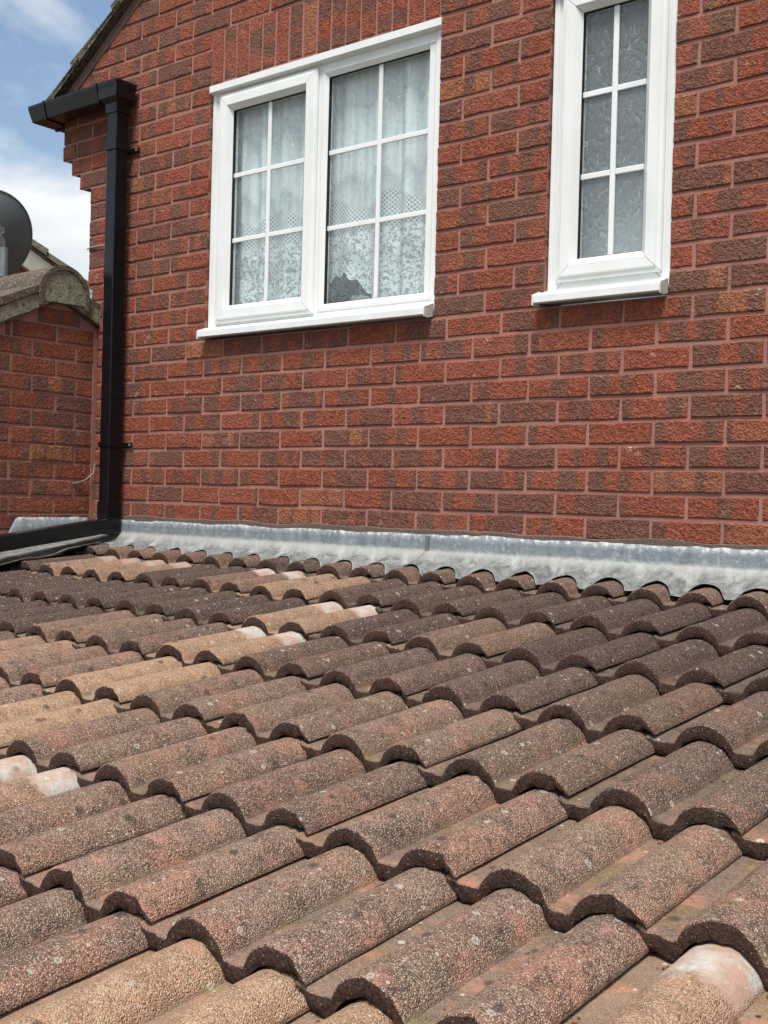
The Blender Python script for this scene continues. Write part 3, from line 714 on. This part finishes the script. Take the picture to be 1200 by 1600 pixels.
def tile_mesh(seed, length):
    vsv = [0.0, 0.0015, 0.0045, 0.012, 0.04, 0.08, 0.13, 0.18, 0.23, 0.28, 0.34, length] if length > 0.36 else [0.0, 0.0015, 0.0045, 0.012, 0.04, 0.08, 0.13, length]
    nu, nv = len(US), len(vsv); V, Fc, MI = [], [], []
    def nz(u, v, f, a): return a * noise.noise((u * f + seed * 7.7, v * f + seed * 3.1, seed))
    chip = [max(0.0, noise.noise((u * 38, seed * 5.0, 2.0)) - 0.15) * 0.014 for u in US]
    for j, v in enumerate(vsv):
        drop = {0: 0.0042, 1: 0.0016, 2: 0.0004}.get(j, 0.0)
        for i, u in enumerate(US):
            vv = v + (nz(u, 0, 95, 0.0030) + chip[i]) * (1 if j < 3 else (0.5 if j == 3 else 0))
            V.append((u, vv, top_h(u) - drop + nz(u, v, 14, 0.0022) + nz(u, v, 55, 0.0006)))
    for j in range(nv - 1):
        for i in range(nu - 1):
            b = j * nu + i; Fc.append((b, b + 1, b + nu + 1, b + nu)); MI.append(0)
    # butt: rows of points from the top edge to the underside
    prev = list(range(nu))
    for r_ in (0.35, 0.7, 1.0):
        cur = []
        for i, u in enumerate(US):
            z = V[i][2] - (thick(u) - 0.0042) * r_ + (nz(u, 3.0, 70, 0.0022) if r_ == 1.0 else 0.0); yv = V[i][1] + nz(u, r_ * 3, 100, 0.0036) + 0.0015 * (1 - r_) - 0.001
            if r_ == 1.0: yv += 0.003
            cur.append(len(V)); V.append((u, yv, z))
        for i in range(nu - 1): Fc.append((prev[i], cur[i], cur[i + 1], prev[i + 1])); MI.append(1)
        prev = cur
    back = []
    for i, u in enumerate(US): back.append(len(V)); V.append((u, length, top_h(u) - thick(u)))
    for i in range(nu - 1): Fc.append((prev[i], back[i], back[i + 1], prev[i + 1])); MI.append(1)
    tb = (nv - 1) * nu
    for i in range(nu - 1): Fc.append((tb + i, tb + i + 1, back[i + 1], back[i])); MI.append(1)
    for (e, flip) in ((0, False), (nu - 1, True)):       # side faces
        loop = [j * nu + e for j in range(nv)] + [back[e], prev[e]]
        loop = loop if not flip else loop[::-1]
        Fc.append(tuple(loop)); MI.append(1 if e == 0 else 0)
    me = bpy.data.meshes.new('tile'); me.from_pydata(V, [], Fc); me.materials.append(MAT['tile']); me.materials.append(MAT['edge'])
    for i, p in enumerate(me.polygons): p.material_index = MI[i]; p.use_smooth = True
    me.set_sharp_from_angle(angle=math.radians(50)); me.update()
    return me
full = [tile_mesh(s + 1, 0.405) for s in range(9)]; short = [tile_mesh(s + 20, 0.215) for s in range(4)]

tiled = empty('tiled_roof', (2.2, -1.7, -2.7), 'low pitched lean-to roof of weathered brown double-roll concrete tiles below the brick wall', 'roof')
TILT = math.atan(TT / G)
TAN = {(5, 0): (0.95, 0.0), (5, 1): (0.9, 0.0), (4, 2): (0.8, 1.0), (4, -3): (0.55, 1.0), (3, -4): (0.95, 0.0), (2, -4): (1.0, 0.0), (1, -4): (0.85, 1.0),
       (0, -4): (0.75, 1.0), (-1, -5): (0.7, 0.0), (-1, -6): (0.25, 0.9), (4, -2): (0.12, 0.0), (1, -6): (0.35, 0.0), (2, -6): (0.45, 0.0), (3, -6): (0.4, 0), (0, -2): (0.25, 0), (-1, -8): (0.5, 0.6), (-1, -9): (0.45, 0.5)}
for j in range(-2, 8):
    for k in range(-11, 6):
        xo = X0 - 0.225 + 0.30 * k
        if xo < -0.245 or xo > 4.5: continue
        s = S0 + G * j
        me = R.choice(short if j == -2 else full)
        o = bpy.data.objects.new('tile', me); col.objects.link(o); o.parent = tiled
        jx, js, jh = R.uniform(-.0014, .0014), R.uniform(-.007, .007), R.uniform(-.0004, .0018)
        if j == -2: js = 0
        o.location = roof_pt(xo + jx, s + js, -H + jh) - tiled.location
        o.rotation_euler = (TH - TILT, 0, R.uniform(-.004, .004))
        tn = TAN.get((j, k), (max(0, R.gauss(0.0, 0.09)), 0.0))
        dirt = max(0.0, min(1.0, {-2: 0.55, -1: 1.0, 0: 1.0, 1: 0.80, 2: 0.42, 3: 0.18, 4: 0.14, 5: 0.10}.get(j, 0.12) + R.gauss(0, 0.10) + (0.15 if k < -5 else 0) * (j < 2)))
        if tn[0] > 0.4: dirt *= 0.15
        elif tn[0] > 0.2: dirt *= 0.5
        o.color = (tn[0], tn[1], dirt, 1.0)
# moss crumbs and grit caught in the laps
db = MB(); rx = Matrix.Rotation(TH - TILT, 3, 'X')
ico = [(0, 0, 1), (.9, 0, .3), (.28, .85, .3), (-.72, .53, .3), (-.72, -.53, .3), (.28, -.85, .3), (0, 0, -.5)]
icf = [(0, 1, 2), (0, 2, 3), (0, 3, 4), (0, 4, 5), (0, 5, 1), (6, 2, 1), (6, 3, 2), (6, 4, 3), (6, 5, 4), (6, 1, 5)]
for i in range(1500):
    j = R.randint(-1, 6); k = R.randint(-9, 4); xo = X0 - 0.225 + 0.30 * k
    if xo < -0.2: continue
    if R.random() < 0.7: u = R.choice((0.150, 0.012)) + R.gauss(0, 0.009); v = G - 0.003 - abs(R.gauss(0, 0.008))
    else: u = R.choice((-0.014, 0.150)) + R.gauss(0, 0.004); v = R.uniform(0.01, G)
    if u < -0.018: continue
    c = roof_pt(xo, S0 + G * j, -H) + rx @ Vector((u, v, top_h(u) + 0.0008)); r_ = R.choice((0.0015, 0.002, 0.0025, 0.004))
    if c.y > -0.2: continue
    db.add([c + Vector((a * r_ * R.uniform(.6, 1.5), b * r_ * R.uniform(.6, 1.5), d * r_ * R.uniform(.4, .9))) for a, b, d in ico], icf)
o = db.build('moss_debris', MAT['debris'], tiled); o['kind'] = 'stuff'
# boards and the walls that carry the roof
dk = MB(); a = roof_pt(-0.26, 0.0, -0.095); b = roof_pt(-0.26, 3.25, -0.095)
dk.prism([a, b, b + Vector((0, 0, -.02)), a + Vector((0, 0, -.02))], (5.0, 0, 0)).build('roof_board', MAT['felt'], tiled)
wl = MB(); wl.box(-0.25, 4.7, -3.10, -2.90, -2.7, -0.80).build('wall', MAT['render'], tiled)
wl = MB(); wl.prism([(4.5, -2.899, -2.7), (4.5, -0.002, -2.7), (4.5, -0.002, -0.21), (4.5, -2.899, -0.78)], (0.2, 0, 0)).build('wall', MAT['render'], tiled)

# ------------------------------------------------------------------ lead flashings
def tile_top(x, s):
    u = (x - (X0 - 0.225)) % 0.30
    if u > UB: u -= 0.30
    base = roof_pt(x, s, -H + top_h(u) - (S0 - 2 * G - s) * TT / G)
    return base
def lead_sheet(xa, xb, seed):
    prof = [('w', -0.007), ('w', -0.030), ('w', -0.052), ('w', -0.064), ('c', 0)] + [('s', t) for t in (0.16, 0.3, 0.44, 0.58, 0.72, 0.86, 0.95, 1.0)]
    n = max(8, int((xb - xa) / 0.0095)); vs, fs = [], []
    for i in range(n + 1):
        x = xa + (xb - xa) * i / n
        u = (x - (X0 - 0.225)) % 0.30
        uu = u if u < UB else u - 0.30
        depth = H - top_h(uu)                                  # 0 on a crest, H in a pan
        wob = noise.noise((x * 7, seed, 0.0)); wob2 = noise.noise((x * 23, seed, 4.0))
        smax = 0.142 + 0.036 * (depth / H) + 0.014 * wob + 0.004 * wob2
        for kind, t in prof:
            if kind == 'w':
                z = t + (0.006 * noise.noise((x * 5, seed, 9.0)) + 0.004 * wob2 if t > -0.02 else 0)
                y = -0.0125 - 0.004 * max(0, (-t - 0.03) / 0.03) - 0.0025 * (wob2 + 1)
            elif kind == 'c': y, z = -0.028, -0.0705 + 0.002 * wob
            else:
                s = 0.035 + (smax - 0.035) * t
                drape = min(1.0, max(0.0, (s - 0.015) / 0.115)) ** 0.62
                crumple = (0.014 * noise.noise((x * 17 + s * 24, s * 30, seed)) + 0.008 * noise.noise((x * 40 - s * 25, s * 36, seed))) * (0.4 + 0.8 * drape) * (1.25 - t)
                q = roof_pt(x, s, 0.0050 - 0.80 * depth * drape - (S0 - 2 * G - s) * TT / G * 0.85 * drape + crumple)
                y, z = q.y, q.z
            vs.append((x, y, z))
    m_ = len(prof)
    for i in range(n):
        for k in range(m_ - 1):
            b = i * m_ + k; fs.append((b, b + 1, b + m_ + 1, b + m_))
    return vs, fs
def build_sheet(vs, fs, label, th=0.0022):
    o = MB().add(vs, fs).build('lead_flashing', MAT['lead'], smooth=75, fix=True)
    md = o.modifiers.new('thickness', 'SOLIDIFY'); md.thickness = th; md.offset = 0
    tag(o, label, 'flashing', 'lead flashings where the tiled roof meets the walls'); return o
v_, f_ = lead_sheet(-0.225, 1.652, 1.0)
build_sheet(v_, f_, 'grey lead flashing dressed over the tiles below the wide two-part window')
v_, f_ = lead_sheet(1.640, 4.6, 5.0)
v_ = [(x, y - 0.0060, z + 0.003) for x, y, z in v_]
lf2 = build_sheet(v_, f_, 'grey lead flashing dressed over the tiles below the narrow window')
sm_ = MB(); sm_.box(1.6405, 1.6560, -0.0300, -0.0215, -0.062, -0.010, ch=0.0015); sm_.build('lap_joint', MAT['lead_seam'], lf2)
# along the small side wall
XS = -0.267
vs, fs = [], []; n = 90; m_ = 9
for i in range(n + 1):
    y = -0.03 - 1.3 * i / n; s = -y / cT; zc = Z0 - s * sT
    e = 0.004 * noise.noise((y * 14, 3, 1))
    zt = -0.004 + e if y > -0.40 else (-0.004 - 0.075 * min(1, (-0.40 - y) / 0.045) if y > -0.445 else zc + 0.008)
    zt = max(zt, zc + 0.006)
    row = [(XS + 0.006, y, zt), (XS + 0.0065, y, (zt * .5 + (zc + 0.004) * .5)), (XS + 0.012, y, zc + 0.004)]
    for t in (0.2, 0.4, 0.6, 0.75, 0.9, 1.0):
        x = XS + 0.012 + (0.245 + 0.012 * noise.noise((y * 12, 8, 3)) + 0.02 * math.sin(y * 19)) * t
        u = (x - (X0 - 0.225)) % 0.30; uu = u if u < UB else u - 0.30
        dep = (H - top_h(uu)) * 0.65 * min(1, t * 1.5)
        h = 0.008 - dep + 0.004 * noise.noise((x * 25, y * 18, 5)) + 0.001
        row.append((x, y - h * sT, zc + h * cT))
    vs += row
for i in range(n):
    for k in range(m_ - 1):
        b = i * m_ + k; fs.append((b, b + m_, b + m_ + 1, b + 1))
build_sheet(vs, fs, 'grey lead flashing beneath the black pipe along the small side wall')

# ------------------------------------------------------------------ black gutter and downpipe
rw = empty('gutter_downpipe', (-0.065, -0.068, -0.08), 'black square plastic gutter and downpipe at the left end of the brick wall', 'downpipe')
def sweep(path, prof):
    """prof (offset outward, z); path in plan; mitred corners"""
    vs, fs = [], []; n = len(prof)
    for i, p in enumerate(path):
        p = Vector(p); nrm = []
        for a, b in ((i - 1, i), (i, i + 1)):
            if a >= 0 and b < len(path):
                d = (Vector(path[b]) - Vector(path[a])).normalized(); nrm.append(Vector((d.y, -d.x)))
        if len(nrm) == 2:
            mm = (nrm[0] + nrm[1]).normalized(); mm = mm / mm.dot(nrm[0])
        else: mm = nrm[0]
        for o_, z in prof: vs.append((p.x + mm.x * o_, p.y + mm.y * o_, z))
    for i in range(len(path) - 1):
        for k in range(n): fs.append((i * n + k, i * n + (k + 1) % n, (i + 1) * n + (k + 1) % n, (i + 1) * n + k))
    fs += [tuple(range(n)), tuple((len(path) - 1) * n + k for k in range(n - 1, -1, -1))]
    return vs, fs
# plan path runs from behind the left eave to the front corner and right along the gable wall; outward is to the right of travel
path = [(-0.595, 0.9), (-0.595, -0.075), (-0.010, -0.075)]
zt = 1.894
gp = [(0.0565, zt), (0.0565, zt - .012), (0.042, zt - .072), (0.038, zt - .076), (-0.038, zt - .076), (-0.042, zt - .072), (-0.0565, zt - .012), (-0.0565, zt), (-0.053, zt), (-0.039, zt - .070), (0.039, zt - .070), (0.053, zt)]
g = MB(); g.add(*sweep(path, gp)); gut = g.build('gutter', MAT['black'], rw)
g = MB(); g.prism([(-0.0098, -0.075 - o_, z) for o_, z in gp[:8]], (0.006, 0, 0)); g.build('stop_end', MAT['black'], gut)
bp_ = [(0.0605, zt + .003), (0.0605, zt - .013), (0.045, zt - .078), (0.041, zt - .081), (-0.041, zt - .081), (-0.045, zt - .078), (-0.058, zt - .013), (-0.058, zt + .003), (-0.0568, zt + .003), (-0.0568, zt - .012), (-0.0425, zt - .0725), (-0.0382, zt - .0764), (0.0382, zt - .0764), (0.0425, zt - .0725), (0.0568, zt - .012), (0.0568, zt + .003)]
for xa in (-0.530, -0.143):
    g = MB(); g.add(*sweep([(xa - .006, -0.075), (xa + .006, -0.075)], bp_)); g.build('gutter_clip', MAT['black'], gut)
g = MB(); g.add(*sweep([(-0.595, 0.02), (-0.595, 0.008)], bp_)); g.build('gutter_clip', MAT['black'], gut)
# outlet: funnel from gutter width down to the pipe socket
def loft(mb, rects):
    vs = []
    for (xa, xb, ya, yb, z) in rects: vs += [(xa, ya, z), (xb, ya, z), (xb, yb, z), (xa, yb, z)]
    n = len(rects); fs = [(4 * i + k, 4 * i + (k + 1) % 4, 4 * i + 4 + (k + 1) % 4, 4 * i + 4 + k) for i in range(n - 1) for k in range(4)]
    mb.add(vs, fs + [(3, 2, 1, 0), tuple(4 * (n - 1) + k for k in range(4))]); return mb
PX0, PX1, PY0, PY1 = -0.099, -0.034, -0.1005, -0.0355
o = loft(MB(), [(-0.132, -0.006, -0.128, -0.022, zt - .020), (-0.130, -0.008, -0.126, -0.024, zt - .070), (-0.105, -0.028, -0.108, -0.030, zt - .092), (-0.1035, -0.0295, -0.1055, -0.0305, zt - .130)]).build('outlet', MAT['black'], rw)
g = MB(); g.box(PX0, PX1, PY0, PY1, -0.02, zt - .125, ch=0.004); g.build('pipe', MAT['black'], rw)
for zc, hh in ((1.628, .034), (0.318, .022), (0.035, .070)):
    g = MB(); g.box(PX0 - .0035, PX1 + .0035, PY0 - .0035, PY1 + .0035, zc - hh / 2, zc + hh / 2, ch=0.002); so_ = g.build('socket', MAT['black'], rw)
for zc in (1.612, 0.322):
    g = MB(); g.box(PX0 - .005, PX1 + .005, PY0 - .005, -0.004, zc - .009, zc + .009, ch=0.0015)
    g.box(PX1 + .003, 0.012, -0.0135, -0.0075, zc - .010, zc + .010, ch=0.001); br = g.build('pipe_clip', MAT['black'], rw)
    g = MB(); g.tube([(0.000, -0.0138, zc), (0.000, -0.0185, zc)], 0.005, 10); g.build('screw', MAT['dish_metal'], br)
# shoe and the length of pipe laid down the slope
g = MB(); sl_ = 0.137
def yz(y, dz): return (y, -0.004 + (y + 0.10) * sl_ + dz)
g.box(PX0 - .004, PX1 + .004, -0.1045, -0.030, -0.072, 0.003, ch=0.006); g.build('shoe', MAT['black'], rw)
g = MB(); ya, yb = -0.098, -1.55
sec = [(PX0, 0.004 - .064), (PX0 + .004, -.064), (PX1 - .004, -.064), (PX1, 0.004 - .064), (PX1, -.004), (PX1 - .004, 0), (PX0 + .004, 0), (PX0, -.004)]
poly = [(x, ya, yz(ya, dz)[1]) for x, dz in sec]; g.prism(poly, (0, yb - ya, (yb - ya) * sl_)); g.build('sloping_pipe', MAT['black'], rw)

# ------------------------------------------------------------------ small side building with its own gable
ob = empty('side_building', (-1.5, -0.5, -2.7), 'small brick building with lichened ridge roof abutting the wall beside the black downpipe', 'building')
AY, AZ, SLP = -0.205, 0.948, 0.475
def gz(y): return AZ - SLP * abs(y - AY)
sm = MB(); yl = -1.75
sm.add([(XS, yl, -2.7), (XS, -0.0005, -2.7), (XS, -0.0005, gz(0)), (XS, AY, AZ), (XS, yl, gz(yl))], [(0, 1, 2, 3, 4)])
sm.add([(XS, yl, -2.7), (XS, yl, gz(yl)), (-4, yl, gz(yl)), (-4, yl, -2.7)], [(0, 1, 2, 3)])
swall = sm.build('wall', MAT['mortar'], ob, fix=False)
sb = Bricks(lambda a, b, n: (XS + n, a, b))
for k in range(-4, 12):
    z0 = .013 + k * .075 + J; z1 = z0 + .065
    y0 = -1.70; y1 = -0.022
    if z1 > gz(yl):
        y0 = max(y0, AY - (AZ - z1 + 0.012) / SLP); y1 = min(y1, AY + (AZ - z1 + 0.012) / SLP)
    if y1 - y0 < 0.05: continue
    ph = -0.115 if k % 2 else -0.2175
    e = []; y = ph + .225 * 3
    while y > y0 - .225: e.append(y); y -= .225
    pts = [y0] + sorted(q for q in e if y0 + .02 < q < y1 - .02) + [y1]
    for i in range(len(pts) - 1):
        sb.add(pts[i] + (J if i else 0), pts[i + 1] - (J if i < len(pts) - 2 else 0), z0 + R.uniform(-.001, .001), z1 + R.uniform(-.001, .001), back=-0.03)
sb.build(swall, 300)
g = MB(); g.box(XS - .002, XS + 0.0085, -0.024, -0.0005, -0.15, gz(0) - .01).build('mortar_fillet', MAT['mortar'], swall)
srf = empty('roof', (0, 0, 3.6), parent=ob)
XV = -0.238
def band(y0, y1, z_off, th, xf, xb, mat, name, seg=10):
    poly = [(xf, y0 + (y1 - y0) * i / seg, gz(y0 + (y1 - y0) * i / seg) + z_off + R.uniform(-.0015, .0015)) for i in range(seg + 1)]
    poly += [(x, y, z + th + R.uniform(-.002, .002)) for x, y, z in poly[::-1]]
    return MB().prism(poly, (xb - xf, 0, 0)).build(name, mat, srf)
band(-1.85, AY, 0.002, 0.005, XV - .002, XV - 0.30, MAT['verge'], 'undercloak')
band(AY + .0005, -0.004, 0.002, 0.005, XV - .002, XV - 0.30, MAT['verge'], 'undercloak')
yy = AY + 0.0
for i in range(5):
    y1_ = yy; y0_ = max(-1.86, yy - 0.36); yy = y0_
    band(y0_ + .0015, y1_ - .0015, 0.010, 0.064, XV, XV - 0.28, MAT['lichen'], 'verge_tile')
    if y0_ <= -1.86: break
band(AY + .001, -0.006, 0.010, 0.062, XV, XV - 0.28, MAT['lichen'], 'verge_tile')
yy = AY - 0.07
for i in range(4):
    y1_ = yy; y0_ = max(-1.88, yy - 0.345); yy = y0_
    poly = [(XV + .006, y0_, gz(y0_) + .080), (XV + .006, y1_, gz(y1_) + .078), (XV + .006, y1_, gz(y1_) + .108), (XV + .006, y0_, gz(y0_) + .118)]
    MB().prism(poly, (-3.5, 0, 0)).build('roof_tile', MAT['ridge'], srf)
poly = [(XV - .01, AY + .08, gz(AY + .08) + .074), (XV - .01, -0.006, gz(-0.006) + .074), (XV - .01, -0.006, gz(-0.006) + .104), (XV - .01, AY + .08, gz(AY + .08) + .100)]
MB().prism(poly, (-0.2, 0, 0)).build('roof_tile', MAT['ridge'], srf)
MB().prism([(-0.36, AY, gz(AY) + .02), (-0.36, 1.2, gz(1.2) + .02), (-0.36, 1.2, gz(1.2) + .1), (-0.36, AY, gz(AY) + .1)], (-3.4, 0, 0)).build('rear_slope', MAT['ridge'], srf)
def ridge_tile(x0, x1, r0, r1):
    cy, cz, seg = AY, AZ + 0.022, 18; vs, fs = [], []
    for (x, r) in ((x0, r0), (x0, r0 - .020), (x1, r1 - .020), (x1, r1)):
        for k in range(seg + 1):
            t = -0.45 + (math.pi + 0.9) * k / seg
            rr = r * (1 + 0.012 * noise.noise((k * .7, x * 3, 2)))
            if k in (0, seg): rr *= 1.06
            vs.append((x, cy + rr * math.cos(t) * 1.02, cz + rr * math.sin(t)))
    n = seg + 1
    for a, b in ((0, 1), (1, 2), (2, 3), (3, 0)):
        for k in range(seg): fs.append((a * n + k, a * n + k + 1, b * n + k + 1, b * n + k))
    MB().add(vs, fs).build('ridge_tile', MAT['ridge'], srf, smooth=45)
xx = XV + .014
for i in range(7):
    ridge_tile(xx, xx - 0.447, 0.128, 0.124); xx -= 0.450
# mortar filling the end of the ridge
seg = 16; poly = [(XV + .008, AY + 0.108 * math.cos(t) * 1.02, AZ + .022 + 0.108 * math.sin(t) + R.uniform(-.003, .003)) for t in [-0.35 + (math.pi + .7) * k / seg for k in range(seg + 1)]]
MB().prism(poly, (-0.08, 0, 0)).build('ridge_mortar', MAT['lichen'], srf)
# lead soaker where the far slope meets the corner of the house
MB().prism([(-0.30, -0.012, 0.99), (-0.30, -0.004, 1.03), (-0.36, -0.004, 1.05), (-0.36, -0.012, 0.97)], (0, 0, -0.07)).build('lead_soaker', MAT['lead'], srf)

# ------------------------------------------------------------------ satellite dish
DC = Vector((-0.927, -0.111, 1.320))
tocam = (CAM - DC).normalized()
dish = empty('satellite_dish', (-0.93, -0.16, 1.0), 'dark grey oval satellite dish on a bracket above the small ridge roof', 'dish')
axis = Vector((tocam.x * -0.80 + 0.55 * tocam.y, tocam.y * -0.80 - 0.55 * tocam.x, 0.34)).normalized()   # the way it faces, away from us
ax_r = Vector((0, 0, 1)).cross(axis).normalized(); ax_u = axis.cross(ax_r).normalized()
seg, rg = 40, 9; vs, fs = [], []
for side in (0, 1):
    for i in range(rg + 1):
        for k in range(seg):
            t = i / rg; a = 2 * math.pi * k / seg
            x, y = 0.235 * t * math.cos(a), 0.222 * t * math.sin(a)
            vs.append(DC + ax_r * x + ax_u * y + axis * (0.052 * t * t + (0.004 if side else 0.0)))
n = (rg + 1) * seg
for side in (0, 1):
    for i in range(rg):
        for k in range(seg): fs.append(tuple(q + side * n for q in (i * seg + k, i * seg + (k + 1) % seg, (i + 1) * seg + (k + 1) % seg, (i + 1) * seg + k)))
for k in range(seg): fs.append((rg * seg + k, rg * seg + (k + 1) % seg, n + rg * seg + (k + 1) % seg, n + rg * seg + k))
MB().add(vs, fs).build('reflector', MAT['dish'], dish, smooth=50)
rim = [DC + ax_r * 0.235 * math.cos(2 * math.pi * k / 48) + ax_u * 0.222 * math.sin(2 * math.pi * k / 48) + axis * 0.053 for k in range(49)]
MB().tube(rim, 0.0045, 8).build('rim', MAT['dish'], dish, smooth=60)
bk_ = DC - axis * 0.012
arm = MB()
pts = [bk_ + ax_u * 0.06, bk_ - ax_u * 0.02 - axis * .03, bk_ - ax_u * 0.12 - axis * .055, bk_ - ax_u * 0.22 - axis * .05]
for i in range(len(pts) - 1):
    a, b = pts[i], pts[i + 1]; wv = ax_r * (0.028 + 0.006 * i); dv = axis * 0.02
    arm.prism([a - wv, a + wv, b + wv * 1.15, b - wv * 1.15], dv)
arm.build('bracket', MAT['dish_metal'], dish)
pole_x, pole_y = bk_.x - axis.x * .06, bk_.y - axis.y * .06
MB().tube([(pole_x, pole_y, gz(pole_y) + .06), (pole_x, pole_y, DC.z - 0.05)], 0.019, 12).build('pole', MAT['dish_metal'], dish, smooth=50)
lp = DC - ax_u * 0.24 + axis * 0.06
MB().tube([DC - ax_u * 0.215 + axis * .045, lp + axis * 0.15 + ax_u * 0.02, lp + axis * 0.27 + ax_u * 0.07], 0.010, 8).build('feed_arm', MAT['dish_metal'], dish)
q = lp + axis * 0.27 + ax_u * 0.08; MB().tube([q + axis * .03, q - axis * .05], [0.022, 0.028], 12).build('receiver', MAT['dish'], dish)
for dx in (-0.018, 0.018):
    q = bk_ + ax_u * 0.035 + ax_r * dx; MB().tube([q, q - axis * 0.016], 0.006, 8).build('bolt', MAT['dish_metal'], dish)

# ------------------------------------------------------------------ far house
XF = -6.0
fh = empty('far_house', (XF - 2, 2.4, -2.7), 'distant red brick house with cream bargeboard and lichened roof edge behind the dish', 'house')
def fz(y): return 2.492 - 0.455 * (y - 3.472)          # underside of the verge, running down to the right
yr = 1.9                                                 # ridge
def fzz(y): return fz(y) if y > yr else fz(2 * yr - y)
MB().prism([(XF, -1.2, -2.7), (XF, 5.0, -2.7), (XF, 5.0, fzz(5.0) - .01), (XF, yr, fzz(yr) - .01), (XF, -1.2, fzz(-1.2) - .01)], (-6, 0, 0)).build('wall', MAT['farbrick'], fh)
for (ya, yb) in ((yr, 5.35), (-1.55, yr)):
    MB().prism([(XF + .06, ya, fzz(ya)), (XF + .06, yb, fzz(yb)), (XF + .06, yb, fzz(yb) - .21), (XF + .06, ya, fzz(ya) - .21)], (-0.058, 0, 0)).build('bargeboard', MAT['cream'], fh)
    MB().prism([(XF + .07, ya, fzz(ya) + .002), (XF + .07, yb, fzz(yb) + .002), (XF + .07, yb, fzz(yb) + .08), (XF + .07, ya, fzz(ya) + .08)], (-6.2, 0, 0)).build('roof', MAT['ridge'], fh)
    d = 1 if yb > yr + .1 else -1; n_t = 10
    for i in range(n_t):
        y0_ = yr + d * 0.34 * i; y1_ = y0_ + d * 0.36
        MB().prism([(XF + .09, y0_, fzz(y0_) + .035), (XF + .09, y1_, fzz(y1_) + .045), (XF + .09, y1_, fzz(y1_) + .120), (XF + .09, y0_, fzz(y0_) + .085)], (-0.25, 0, 0)).build('verge_tile', MAT['lichen'], fh)

# ------------------------------------------------------------------ loose cable ends
def on_side(pts): return pts
o = MB().tube([(-0.352, -0.003, 1.222), (-0.30, -0.012, 1.224), (-0.22, -0.016, 1.223), (-0.12, -0.02, 1.221)], 0.0035, 6).build('cable', MAT['cable'], smooth=60)
tag(o, 'short pale cable crossing the brick corner behind the upper downpipe', 'cable')
o = MB().tube([(XS + .002, -0.118, 0.148), (XS + .014, -0.100, 0.151), (XS + .020, -0.06, 0.165), (XS + .022, -0.022, 0.196), (XS + .03, -0.018, 0.24)], 0.0028, 6).build('cable', MAT['cable'], smooth=60)
tag(o, 'thin pale cable curving out of the side wall mortar near the foot of the downpipe', 'cable')
